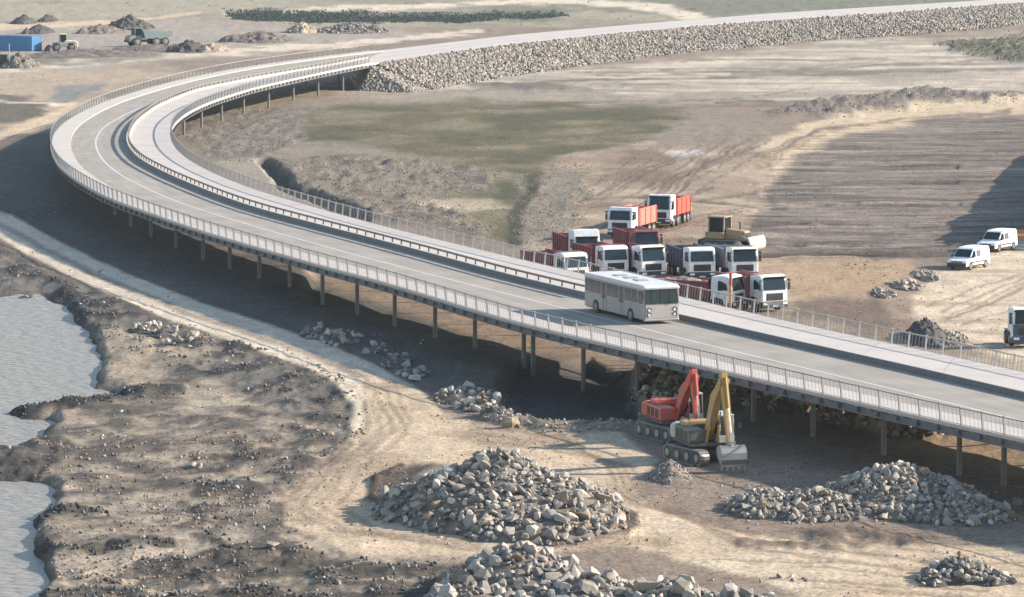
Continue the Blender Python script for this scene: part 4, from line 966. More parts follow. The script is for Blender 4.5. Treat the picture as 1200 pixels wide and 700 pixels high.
        link('tank', MB().cyl((0, y0, 2.0), (0, y1, 2.0), 1.05, 1.05, 20).box(-1, 1, y0 + .3, y1 - .3, 1.0, 1.3).mesh('tank', body), t)
    for k, a in enumerate(axles):
        for s in (-1, 1): link('mudguard', cached('mg', lambda: MB().box(-.175, .175, -.55, .55, 1.06, 1.1).mesh('mudguard', M_black)), t, (s * 1.025, a, .0 if k else .02))
    return t
# yaw > 0 turns the nose towards the right of the photo
truck('white cab lorry with bright orange red tipper, farthest back beside a worker', 772, 267, -17, M_orange, tall=.25, amber=False)
truck('white cab lorry with lit orange side panel, second from the back', 726, 280, -20, M_peach, visor=False)
truck('high roofed white cab lorry with dark red tipper near the railing', 688, 315, 14, M_red, high=True)
truck('low white cab lorry with dark red tipper seen through the railing', 676, 338, 30, M_red, amber=False, visor=False)
truck('white cab lorry with dark red tipper directly behind the bus roof', 722, 329, 20, M_red, visor=False)
truck('dusty red cab lorry with dark windscreen hidden behind another lorry', 758, 309, 13, M_red, cabm=M_red)
truck('white cab lorry with dark sun visor and red tipper, right above the bus front', 766, 330, 25, M_red, tall=.1)
truck('white cab lorry with navy edged grey tipper left of the grey one', 823, 331, 13, M_navy, amber=False, visor=False)
truck('white cab lorry with grey tipper in front of the bulldozer blade', 873, 331, 13, M_greyblue)
truck('white cab lorry turned sideways with long dark red tipper full of soil', 866, 366, 60, M_red, load=M_sand, bodyh=1.3, bodylen=6.2, amber=False)
truck('white cab lorry with faded pink tipper, frontmost and rightmost of the group', 908, 366, 28, M_pink, front_m=None)
truck('white cab lorry with dark blue front cut by the right frame edge', 1205, 408, 4, M_navy, front_m=M_navy, grp=None, bed='none', axles=(1.35, 3.2), amber=False)

def bus():
    zf = ZD + .32
    ax, ay = unproj(754.8, 375.6, zf); bx, by = unproj(684.7, 358.0, zf)
    dx, dy = float(ax - bx), float(ay - by); L = math.hypot(dx, dy); yaw = math.atan2(dx, -dy)
    Wd = 2.75; ux, uy = math.cos(yaw), math.sin(yaw)      # local +x in world
    ox, oy = float(ax) + ux * Wd / 2, float(ay) + uy * Wd / 2
    t = empty('bus', (ox, oy, ZD + .004), yaw, 'pale grey single deck bus driving along the curved bridge', 'bus'); w = Wd / 2; z0, z1 = .32, 2.72
    def prof(a, b, y0, y1, r): return [(y0, a), (y0, b - r), (y0 + r * .4, b - r * .2), (y0 + r, b), (y1 - r, b), (y1, b - r * .5), (y1, a)]
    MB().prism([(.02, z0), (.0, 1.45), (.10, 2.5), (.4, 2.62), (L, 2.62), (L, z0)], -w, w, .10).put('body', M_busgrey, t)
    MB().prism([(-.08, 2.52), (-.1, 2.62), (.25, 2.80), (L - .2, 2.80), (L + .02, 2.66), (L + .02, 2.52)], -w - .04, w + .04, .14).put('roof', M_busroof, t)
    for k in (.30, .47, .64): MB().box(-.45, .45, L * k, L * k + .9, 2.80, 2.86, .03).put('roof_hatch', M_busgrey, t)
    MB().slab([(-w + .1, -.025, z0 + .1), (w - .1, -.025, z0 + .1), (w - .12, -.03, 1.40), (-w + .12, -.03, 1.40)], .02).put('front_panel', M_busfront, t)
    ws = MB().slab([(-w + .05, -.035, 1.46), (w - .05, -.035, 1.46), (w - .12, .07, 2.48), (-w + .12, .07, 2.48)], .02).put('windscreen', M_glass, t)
    for x in (-w + .62, -.05, .65): MB().bar((x, -.06, 1.47), (x, .04, 2.47), .05, .03).put('windscreen_divider', M_black, ws)
    for x in (-.7, .6): MB().bar((x, -.09, 1.5), (x + .55, -.05, 1.72), .04, .03).put('wiper', M_black, ws)
    # stacked round lamps at both front corners, with dark curling surrounds
    for s in (-1, 1):
        lp = MB()
        for zc, r in ((1.02, .17), (.68, .17)):
            for i in range(14):
                a0 = math.pi * (-.35 + 1.35 * i / 14) ; a1 = math.pi * (-.35 + 1.35 * (i + 1) / 14)
                lp.bar((s * (1.0) - s * math.cos(a0) * r * -1, -.06, zc + math.sin(a0) * r), (s * 1.0 + s * math.cos(a1) * r, -.06, zc + math.sin(a1) * r), .03, .045)
        h = lp.put('headlight_surround', M_black, t)
        for zc in (1.02, .68): MB().cyl((s * 1.0, -.05, zc), (s * 1.0, -.075, zc), .10, .085, 14).put('headlight', M_lamp, h)
    MB().prism([(-.05, .22), (-.08, .30), (-.04, .40), (.3, .40), (.3, .22)], -w + .02, w - .02, .06).put('bumper', M_busgrey, t)
    for s in (-1, 1):
        X = s * (w + .006)
        def pane(name, u0, u1, a, b, m, parent, off=.0):
            y0, y1 = L * (1 - u0), L * (1 - u1)
            return MB().slab([(X + s * off, y0, a), (X + s * off, y1, a), (X + s * off, y1, b), (X + s * off, y0, b)], s * (-.02 if s > 0 else -.02) * -1).put(name, m, parent)
        band = pane('window_band', .01, .985, 1.36, 2.46, M_black, t, -.012)
        for a, b in ((.02, .065), (.075, .18), (.19, .28), (.385, .475), (.485, .575), (.68, .78), (.79, .885), (.90, .98)):
            p = pane('window', a, b, 1.46, 2.38, M_busglass, band, .008)
            pane('vent_bar', a + .005, b - .005, 2.12, 2.15, M_black, p, .016)
        for a, b in ((.29, .375), (.585, .67)):
            d = pane('door', a, b, .42, 2.44, M_busgrey, t, .012); m_ = (a + b) / 2
            pane('door_glass', a + .008, m_ - .004, 1.2, 2.36, M_busglass, d, .022); pane('door_glass', m_ + .004, b - .008, 1.2, 2.36, M_busglass, d, .022)
            pane('door_seam', m_ - .003, m_ + .003, .44, 2.42, M_black, d, .02)
        pane('skirt_line', .0, 1.0, 1.30, 1.335, M_seam, t, .004)
        for u in (.2, .78):
            y = L * (1 - u); arch = MB(); n_ = 12
            Vv = [(X + s * .012, y + math.cos(math.pi * i / n_) * .56, .36 + math.sin(math.pi * i / n_) * .62) for i in range(n_ + 1)]
            arch.add(Vv + [(v[0] - s * .05, v[1], v[2]) for v in Vv], [tuple(range(n_ + 1)), tuple(range(2 * n_ + 1, n_, -1))] + [(i, i + 1, n_ + 2 + i, n_ + 1 + i) for i in range(n_)])
            arch.put('wheel_arch', M_black, t)
            wheel(t, s * (w - .10), y, .47, .28)
        mir = MB().bar((s * (w - .05), -.02, 2.45), (s * (w + .18), -.3, 2.35), .04, .04); mir.box(s * (w + .18) - .1, s * (w + .18) + .1, -.36, -.26, 1.9, 2.32, .03); mir.put('mirror', M_black, t)
    MB().box(-w + .1, w - .1, .3, L - .2, .26, .34).put('underbody', M_black, t)
M_busglass = mat('bus_window_glass', (.06, .06, .06), .15, var=.4, spec=.3)
bus()

def van(label, px, py, yaw):
    x, y, z = on_ground(px, py); t = empty('panel_van', (x, y, z), R(yaw), label, 'van', 'white vans parked on the dirt ramp'); w = .95
    def body():
        prof = [(.02, .38), (-.02, .62), (.06, .86), (.95, 1.08), (1.72, 1.80), (2.0, 1.92), (3.2, 1.97), (4.7, 1.93), (4.82, 1.75), (4.86, .8), (4.82, .36)]
        V = []; n = len(prof); rings = [(-w, .0), (-w, .12), (-w * .78, 1.0)]
        mb = MB()
        secs = []
        for sx_ in (-1, 1): pass
        # body sides lean in above the waist
        X = [-1, -.92, -.5, .5, .92, 1]
        for k in X:
            for (yy, zz) in prof:
                lean = max(0, zz - 1.0) * .13; edge = abs(k) > .95
                V.append((k * (w - lean), yy + (.05 if edge and yy < 2 else (-.04 if edge else 0)), zz - (.06 if edge and zz > 1.0 else 0)))
        Fc = [(r * n + i, r * n + (i + 1) % n, (r + 1) * n + (i + 1) % n, (r + 1) * n + i) for r in range(5) for i in range(n)]
        Fc += [tuple(range(n)), tuple(5 * n + i for i in range(n))]
        return mb.add(V, Fc).mesh('body', M_white)
    link('body', cached('vanbody', body), t)
    link('windscreen', cached('vanws', lambda: MB().slab([(-.80, 1.0, 1.14), (.80, 1.0, 1.14), (.72, 1.66, 1.765), (-.72, 1.66, 1.765)], .025).mesh('windscreen', M_glass)), t)
    link('bumper', cached('vanbp', lambda: MB().prism([(-.07, .28), (-.1, .5), (-.05, .66), (.2, .7), (.3, .28)], -.93, .93, .06).mesh('bumper', M_black)), t)
    link('grille', cached('vangr', lambda: MB().box(-.55, .55, -.045, .05, .70, .80, .01).mesh('grille', M_black)), t)
    for s in (-1, 1):
        def X(zz): return s * (w - max(0, zz - 1) * .13 + .004)
        link('headlight', cached(('vhl', s), lambda: MB().slab([(s * .88, .02, .70), (s * .50, -.01, .72), (s * .56, .16, .90), (s * .88, .34, .93)], .03 * -s).mesh('headlight', M_lamp)), t)
        link('side_window', cached(('vsw', s), lambda: MB().slab([(X(1.1), 1.12, 1.12), (X(1.1), 1.95, 1.12), (X(1.7), 1.95, 1.68), (X(1.7), 1.62, 1.66)], .012 * s).mesh('side_window', M_glass)), t)
        link('rear_window', cached(('vrw', s), lambda: MB().slab([(X(1.12), 2.15, 1.14), (X(1.12), 2.95, 1.14), (X(1.68), 2.95, 1.68), (X(1.68), 2.15, 1.68)], .012 * s).mesh('rear_window', M_van2)), t)
        link('side_trim', cached(('vst', s), lambda: MB().box(min(s * .95, s * .985), max(s * .95, s * .985), 1.15, 3.6, .62, .72).mesh('side_trim', M_black)), t)
        link('mirror', cached(('vmr', s), lambda: MB().box(s * 1.06 - .09, s * 1.06 + .09, 1.12, 1.26, 1.08, 1.3, .03).mesh('mirror', M_black)), t)
        link('sill', cached(('vsl', s), lambda: MB().box(min(s * .88, s * .955), max(s * .88, s * .955), 1.4, 3.4, .26, .42).mesh('sill', M_black)), t)
        for yy in (.95, 3.95):
            def va(yy=yy):
                n_ = 10; Vv = [(s * .957, yy + math.cos(math.pi * i / n_) * .41, .30 + math.sin(math.pi * i / n_) * .44) for i in range(n_ + 1)]
                return MB().add(Vv + [(v[0] - s * .04, v[1], v[2]) for v in Vv], [tuple(range(n_ + 1)), tuple(range(2 * n_ + 1, n_, -1))] + [(i, i + 1, n_ + 2 + i, n_ + 1 + i) for i in range(n_)]).mesh('wheel_arch', M_black)
            link('wheel_arch', cached(('va', s, yy), va), t); wheel(t, s * .86, yy, .33, .22)
    link('badge', cached('vbad', lambda: MB().cyl((0, -.055, .84), (0, .02, .84), .05, .05, 8).mesh('badge', M_rim)), t)
M_van2 = mat('tinted_van_glass', (.16, .16, .18), .15)
van('white panel van nearest the rock slabs, lower left of the pair', 1121, 317, -33)
van('white panel van parked behind the other, beside the orange marker', 1155, 296, -33)

# ------------------------------------------------------------------ earth movers
def track_unit(parent, x, L_, w, h, name='track'):
    def tm():
        n = 26; r = h / 2; pts = []
        for i in range(n):
            a = i / n
            if a < .5: ang = math.pi / 2 + math.pi * (a / .5) if False else 0
        prof = [( -L_ / 2 + r - math.cos(math.pi * i / 10 - math.pi / 2) * r, r + math.sin(math.pi * i / 10 - math.pi / 2) * r) for i in range(11)]
        prof += [(L_ / 2 - r + math.cos(math.pi * i / 10 - math.pi / 2) * r, r - math.sin(math.pi * i / 10 - math.pi / 2) * r) for i in range(11)]
        return MB().prism(prof, -w / 2, w / 2).mesh(name, M_chassis)
    t = link(name, cached(('trk', L_, w, h), tm), parent, (x, 0, 0))
    def pads():
        mb = MB(); r = h / 2; per = []
        for i in range(int(2 * (L_ - h) / .22)):
            d = i * .22
            if d < L_ - h: per.append((-L_ / 2 + r + d, h + .01, 0))
            else: per.append((L_ / 2 - r - (d - (L_ - h)), -.0, 0))
        for (yy, zz, _) in per: mb.box(-w / 2 - .02, w / 2 + .02, yy, yy + .15, zz - .03, zz + .03)
        for e in (-1, 1):
            for i in range(7):
                a = -math.pi / 2 + math.pi * (i + .5) / 7; cy, cz = e * (L_ / 2 - r + math.cos(a) * r), r + math.sin(a) * r
                mm = Matrix.Translation((0, cy, cz)) @ Matrix.Rotation(a * e if e > 0 else math.pi - a, 4, 'X'); mb.box(-w / 2 - .02, w / 2 + .02, -.03, .03, -.08, .08, mtx=mm)
        return mb.mesh('track_pads', M_steel)
    link('track_pads', cached(('pads', L_, w, h), pads), t)
    for i in range(4): link('roller', cached(('rol', h), lambda: MB().cyl((-.04, 0, 0), (.04, 0, 0), h * .26, n=12).mesh('roller', M_rim)), t, ((w / 2 + .02) * (1 if x > 0 else -1), -L_ / 2 + h / 2 + i * (L_ - h) / 3, h / 2))
    return t
def excavator(label, px, py, yaw, house_yaw, paint_m, cab_m, peak, stick_end, bucket_m, bucket_scale=1.0, group='excavators working below the bridge', boomx=.25, panel=M_exwhite, house=None):
    """origin at the slew centre on the ground; boom and stick in the plane x = boomx, towards -y"""
    x, y, z = on_ground(px, py); t = empty('excavator', (x, y, z), R(house_yaw), label, 'excavator', group)
    und = link('undercarriage', MB().box(-.9, .9, -1.2, 1.2, .45, .85, .05).cyl((0, 0, .8), (0, 0, 1.12), .75, n=20).mesh('undercarriage', M_chassis), t, rot=(0, 0, R(yaw)))
    for s in (-1, 1): track_unit(und, s * 1.3, 4.3, .62, .92)
    MB().box(-1.4, 1.4, -1.5, 2.1, 1.1, 1.32, .04).put('platform', M_chassis, t)
    MB().box(-1.42, -.30, -1.35, 1.6, 1.32, 2.12, .08).box(.35, 1.42, .45, 1.6, 1.32, 2.15, .08).box(-.3, .4, .5, 1.7, 1.32, 2.25, .05).put('engine_housing', house or paint_m, t)
    hd = MB().box(-1.1, .9, .7, 1.65, 2.12, 2.42, .06).put('hood', paint_m, t)
    MB().cyl((-.6, 1.2, 2.4), (-.6, 1.2, 2.8), .07, n=10).put('exhaust', M_black, hd)
    MB().prism([(1.55, 1.2), (1.55, 2.2), (2.0, 2.25), (2.55, 2.05), (2.6, 1.5), (2.4, 1.2)], -1.42, 1.42, .18).put('counterweight', paint_m if panel is None else panel, t)
    for k in range(3): MB().box(-1.44, -1.40, -.9 + k * .8, -.35 + k * .8, 1.45, 2.0).put('vent_panel', M_black, t)
    # cab on the right of the boom
    cb = MB()
    for (a, b) in ((.5, -1.55), (1.38, -1.55), (.5, .35), (1.38, .35)): cb.bar((a, b, 1.3), (a, b + (.12 if b < 0 else 0), 2.95), .09, .09)
    cb.box(.44, 1.44, -1.5, .42, 2.93, 3.05, .04); cb.box(.44, 1.44, -1.6, .40, 1.3, 1.75, .03); cb.put('cab', cab_m, t)
    gl = MB(); gl.slab([(.52, -1.57, 1.76), (1.36, -1.57, 1.76), (1.36, -1.45, 2.92), (.52, -1.45, 2.92)], -.02); gl.slab([(1.4, -1.5, 1.76), (1.4, .32, 1.76), (1.4, .32, 2.92), (1.4, -1.42, 2.92)], .02)
    gl.slab([(.48, -1.5, 1.76), (.48, .32, 1.76), (.48, .32, 2.92), (.48, -1.42, 2.92)], -.02); gl.put('cab_glass', M_glass, t)
    for (a, b) in ((-1.38, -1.3), (-1.38, .3), (1.46, -1.4)):
        MB().bar((a, b, 2.1), (a, b, 2.75), .04, .04).put('handrail_post', M_steel, t)
    MB().bar((-1.38, -1.3, 2.75), (-1.38, .3, 2.75), .04, .04).bar((-1.38, -1.3, 2.45), (-1.38, .3, 2.45), .03, .03).put('handrail', M_steel, t)
    mir = MB().bar((1.44, -1.45, 2.5), (1.75, -1.6, 2.45), .03, .03); mir.box(1.68, 1.86, -1.65, -1.58, 2.2, 2.55, .02); mir.put('mirror', M_black, t)
    bx = boomx if False else 0.05
    A = Vector((bx, -.55, 1.5)); K = Vector((bx, -2.1, peak * .78)); B = Vector((bx, peak and -3.6, peak)); E = Vector((bx, *stick_end))
    bm_ = MB()
    def beam(mb, p, q, w0, h0, h1):
        d = (q - p).normalized(); nrm = Vector((1, 0, 0)).cross(d).normalized(); V = []
        for c_, hh in ((p, h0), (q, h1)):
            for i, j in ((-1, -1), (1, -1), (1, 1), (-1, 1)): V.append((c_ + Vector((i * w0 / 2, 0, 0)) + nrm * j * hh / 2)[:])
        mb.add(V, [(3, 2, 1, 0), (4, 5, 6, 7), (0, 1, 5, 4), (1, 2, 6, 5), (2, 3, 7, 6), (3, 0, 4, 7)])
    beam(bm_, A, K, .46, .45, .82); beam(bm_, K - (B - K).normalized() * .15, B, .45, .80, .40); bm_.cyl(B - Vector((.3, 0, 0)), B + Vector((.3, 0, 0)), .22, n=14)
    bo = bm_.put('boom', paint_m, t)
    for s in (-1, 1):
        p = Vector((bx + s * .36, -1.35, 1.35)); q = Vector((bx + s * .30, -2.1, peak * .62)); m_ = p.lerp(q, .55)
        MB().cyl(p, m_, .10, n=10).put('boom_cylinder', paint_m, t); MB().cyl(m_, q, .055, n=8).put('boom_rod', M_chrome, t)
    p = K + Vector((0, .1, .45)); q = B + Vector((0, .35, .45)); m_ = p.lerp(q, .6); MB().cyl(p, m_, .10, n=10).put('stick_cylinder', paint_m, bo); MB().cyl(m_, q, .05, n=8).put('stick_rod', M_chrome, bo)
    sk = MB(); up = (B - E).normalized(); beam(sk, B + up * .55, E, .36, .62, .34); sk.cyl(E - Vector((.26, 0, 0)), E + Vector((.26, 0, 0)), .15, n=12); sko = sk.put('stick', paint_m, t)
    p = B + up * .35 + Vector((0, -.38, 0)); q = E.lerp(B, .22) + Vector((0, -.34, 0)); m_ = p.lerp(q, .55)
    MB().cyl(p, m_, .09, n=10).put('bucket_cylinder', paint_m, sko); MB().cyl(m_, q, .05, n=8).put('bucket_rod', M_chrome, sko)
    MB().bar(q, E + Vector((0, -.42, -.12)), .22, .10).put('bucket_link', M_steel, sko)
    for s in (-1, 1): MB().cyl(A + Vector((s * .18, 0, .4)), K + Vector((s * .18, .1, .5)), .025, n=6).put('hose', M_black, bo)
    # bucket: back of the shell towards the camera, teeth down
    if bucket_m:
        k = bucket_scale; bw = .80 * k; mb = MB()
        prof = [(-.25, .10), (-.58, -.05), (-.74, -.35), (-.76, -.75), (-.62, -1.12)]
        for (a, b) in zip(prof[:-1], prof[1:]):
            P_ = [(-bw, a[0] * k, a[1] * k), (bw, a[0] * k, a[1] * k), (bw, b[0] * k, b[1] * k), (-bw, b[0] * k, b[1] * k)]
            mb.slab(P_, .05)
        side = prof + [(.15, -.62), (.22, -.1)]
        for s in (-1, 1): mb.prism([(a * k, b * k) for a, b in side], s * bw - .025, s * bw + .025)
        mb.box(-.22, .22, -.35, .1, -.02, .3)
        bk = link('bucket', mb.mesh('bucket', bucket_m), t, (E.x, E.y, E.z))
        for i in range(5):
            xx = -bw + .06 + i * (2 * bw - .12) / 4
            MB().add([(xx - .07, -.66 * k, -1.06 * k), (xx + .07, -.66 * k, -1.06 * k), (xx + .07, -.56 * k, -1.08 * k), (xx - .07, -.56 * k, -1.08 * k), (xx - .04, -.52 * k, -1.46 * k), (xx + .04, -.52 * k, -1.46 * k)],
                     [(0, 1, 5, 4), (1, 2, 5), (2, 3, 4, 5), (3, 0, 4), (3, 2, 1, 0)]).put('bucket_tooth', M_blade, bk)
        MB().bar((-bw, -.64 * k, -1.10 * k), (bw, -.64 * k, -1.10 * k), .06, .1).put('cutting_edge', M_steel, bk)
    return t
excavator('orange red excavator with raised boom left of the yellow one', 790, 513, 12, 17, M_exred, M_exwhite, 4.3, (-4.4, 1.5), M_steel, .9, panel=None)
excavator('dusty yellow excavator with pale steel bucket resting on the ground', 825, 540, 14, 16, M_exyel, M_exwhite, 5.35, (-4.9, 1.58), M_steel, 1.0, house=M_exgrey)

def bulldozer(label, px, py, yaw):
    x, y, z = on_ground(px, py); t = empty('bulldozer', (x, y, z), R(yaw), label, 'bulldozer')
    for s in (-1, 1): track_unit(t, s * 1.05, 4.0, .56, 1.0)
    MB().box(-.75, .75, -1.2, 1.8, .6, 1.1, .05).put('chassis', M_chassis, t)
    MB().prism([(-2.2, .95), (-2.25, 1.75), (-2.1, 1.9), (-.2, 2.05), (-.2, .95)], -.62, .62, .08).put('engine_hood', M_dozer, t)
    MB().box(-.5, .5, -2.3, -2.2, 1.0, 1.7).put('radiator_grille', M_black, t)
    MB().box(-1.15, 1.15, -.2, 1.7, 1.1, 1.75, .06).put('rear_body', M_dozer, t)
    cb = MB()
    for (a, b) in ((-.8, -.1), (.8, -.1), (-.8, 1.45), (.8, 1.45)): cb.bar((a, b, 1.7), (a * .94, b, 3.1), .12, .12)
    cb.box(-.92, .92, -.25, 1.6, 3.08, 3.22, .05); cb.put('cab', M_dozer, t)
    MB().box(-.74, .74, -.08, 1.42, 1.76, 3.06).put('cab_glass', M_glass, t)
    MB().cyl((.3, -1.3, 1.9), (.3, -1.3, 2.7), .07, n=10).put('exhaust', M_black, t)
    bl = MB(); prof = [(-3.05, .12), (-3.22, .35), (-3.26, .75), (-3.18, 1.1), (-3.0, 1.38)]
    for a, b in zip(prof[:-1], prof[1:]): bl.slab([(-1.75, *a), (1.75, *a), (1.75, *b), (-1.75, *b)], .09)
    bl.put('blade', M_blade, t)
    for s in (-1, 1):
        MB().bar((s * 1.45, .2, .5), (s * 1.45, -3.05, .5), .18, .26).put('push_arm', M_dozer, t); MB().cyl((s * .7, -1.9, 1.5), (s * .8, -3.05, .9), .07, n=8).put('blade_cylinder', M_chrome, t)
    MB().prism([(1.9, .4), (2.7, .3), (2.8, .2), (2.75, .9), (1.9, 1.2)], -.5, .5, .05).put('ripper', M_chassis, t)
bulldozer('tan yellow bulldozer with pale blade standing behind the grey lorries', 851, 293, 62)

def wheel_loader(label, px, py, yaw):
    x, y, z = on_ground(px, py); t = empty('wheel_loader', (x, y, z), R(yaw), label, 'wheel loader')
    for s in (-1, 1):
        for yy in (-1.35, 1.45): wheel(t, s * .95, yy, .72, .5)
    MB().box(-.6, .6, -1.8, .0, .7, 1.2, .05).put('front_frame', M_cream, t)
    MB().prism([(.2, .75), (.2, 1.9), (1.0, 2.0), (2.5, 1.85), (2.75, 1.5), (2.7, .75)], -.85, .85, .14).put('engine_housing', M_cream, t)
    cb = MB()
    for (a, b) in ((-.68, -.65), (.68, -.65), (-.68, .6), (.68, .6)): cb.bar((a, b, 1.3), (a * .95, b, 3.1), .1, .1)
    cb.box(-.78, .78, -.8, .75, 3.08, 3.2, .04); cb.box(-.7, .7, -.7, .65, 1.1, 1.7, .03); cb.put('cab', M_cream, t)
    MB().box(-.64, .64, -.62, .57, 1.72, 3.06).put('cab_glass', M_glass, t)
    for s in (-1, 1):
        MB().bar((s * .5, -.9, 1.6), (s * .5, -2.6, .75), .14, .3).put('lift_arm', M_cream, t)
        MB().box(s * .95 - .3, s * .95 + .3, -1.95, -.65, 1.46, 1.54).put('mudguard', M_black, t); MB().box(s * .95 - .3, s * .95 + .3, .8, 2.1, 1.46, 1.54).put('mudguard', M_black, t)
    bk = MB(); prof = [(-2.6, 1.15), (-2.5, .6), (-2.7, .2), (-3.5, .15)]
    for a, b in zip(prof[:-1], prof[1:]): bk.slab([(-1.3, *a), (1.3, *a), (1.3, *b), (-1.3, *b)], .06)
    for s in (-1, 1): bk.prism([(-2.6, 1.15), (-2.5, .6), (-2.7, .2), (-3.5, .15), (-3.0, .9)], s * 1.3 - .03, s * 1.3 + .03)
    bk.put('bucket', M_chassis, t)
wheel_loader('small cream wheel loader next to the blue container', 74, 60, -78)

def dumper(label, px, py, yaw):
    x, y, z = on_ground(px, py); t = empty('dumper_truck', (x, y, z), R(yaw), label, 'dumper truck')
    for yy in (-2.9, 1.1, 2.9):
        for s in (-1, 1): wheel(t, s * 1.15, yy, .85, .6)
    MB().box(-.6, .6, -3.6, 4.0, .8, 1.25, .05).put('chassis', M_chassis, t)
    MB().prism([(-4.4, .9), (-4.5, 1.6), (-4.2, 2.0), (-3.1, 2.15), (-3.1, .9)], -1.1, 1.1, .12).put('bonnet', M_teal, t)
    cb = MB()
    for (a, b) in ((-.9, -3.1), (.9, -3.1), (-.9, -1.8), (.9, -1.8)): cb.bar((a, b, 1.6), (a, b, 3.4), .1, .1)
    cb.box(-1.0, 1.0, -3.2, -1.7, 3.38, 3.52, .04); cb.box(-.95, .95, -3.15, -1.75, 1.2, 2.1, .03); cb.put('cab', M_teal, t)
    MB().box(-.86, .86, -3.05, -1.85, 2.1, 3.38).put('cab_glass', M_glass, t)
    MB().prism([(-1.3, 1.5), (-1.6, 2.6), (-1.9, 3.2), (-1.2, 3.1), (3.6, 2.7), (4.7, 2.6), (4.0, 1.7), (2.0, 1.35)], -1.45, 1.45, .1).put('dump_body', M_teal, t)
    MB().slab([(-1.4, 4.0, 1.72), (1.4, 4.0, 1.72), (1.4, 4.75, 2.6), (-1.4, 4.75, 2.6)], .12).put('tailgate', M_blade, t)
    MB().box(-1.2, 1.2, -4.6, -4.4, .8, 1.2, .04).put('bumper', M_chassis, t)
dumper('dusty teal articulated dumper truck parked among the far spoil heaps', 174, 54, -62)

def container(label, px, py, yaw, m):
    x, y, z = on_ground(px, py); t = empty('shipping_container', (x, y, z), R(yaw), label, 'container'); L_, w_, h_ = 9.0, 2.44, 2.75
    MB().box(-L_, 0, -w_ / 2, w_ / 2, .12, h_ - .05).put('shell', m, t)
    for s in (-1, 1):
        cor = MB()
        for i in range(34):
            a = -L_ + .2 + i * .26; cor.prism([(a, .0)] * 0 + [(s * (w_ / 2), .2), (s * (w_ / 2 + .035), .25), (s * (w_ / 2 + .035), h_ - .25), (s * (w_ / 2), h_ - .2)], a, a + .13)
        tag(cor.put('corrugation', m, t), kind='stuff')
    fr = MB()
    for xx in (-L_, 0):
        for s in (-1, 1): fr.box(xx - .08, xx + .08, s * w_ / 2 - .08, s * w_ / 2 + .08, 0, h_)
    for s in (-1, 1): fr.box(-L_ + .09, -.09, s * w_ / 2 - .06, s * w_ / 2 + .06, h_ - .12, h_ + .01).box(-L_ + .09, -.09, s * w_ / 2 - .06, s * w_ / 2 + .06, .02, .14)
    fr.put('frame', m, t)
    for s in (-1, 1):
        d = MB().box(.0, .05, min(s * .02, s * 1.14), max(s * .02, s * 1.14), .16, h_ - .14).put('door', m, t)
        for k in (.35, .85): MB().cyl((.08, s * k, .2), (.08, s * k, h_ - .2), .025, n=6).put('lock_rod', M_steel, d)
container('bright blue shipping container at the left frame edge', 43, 60, -38, M_contblue)
# grey stacked formwork in front of the container
x, y, z = on_ground(-6, 78); t = empty('panel_stack', (x, y, z), 0, 'stack of dark grey panels at the left frame edge below the container', 'panel stack')
for k in range(6): MB().box(-3, 2.3, -1.2, 1.2, k * .36, k * .36 + .28).put('panel', M_chassis, t, loc=(random.uniform(-.1, .1), 0, 0))
x, y, z = on_ground(11, 79); t = empty('marker_post', (x, y, z), 0, 'slim pale post standing beside the dark panel stack', 'post'); MB().cyl((0, 0, -.2), (0, 0, 4.0), .09, .07, 10).put('post', M_conc, t); MB().cyl((0, 0, 4.0), (0, 0, 4.08), .11, n=10).put('cap', M_steel, t)

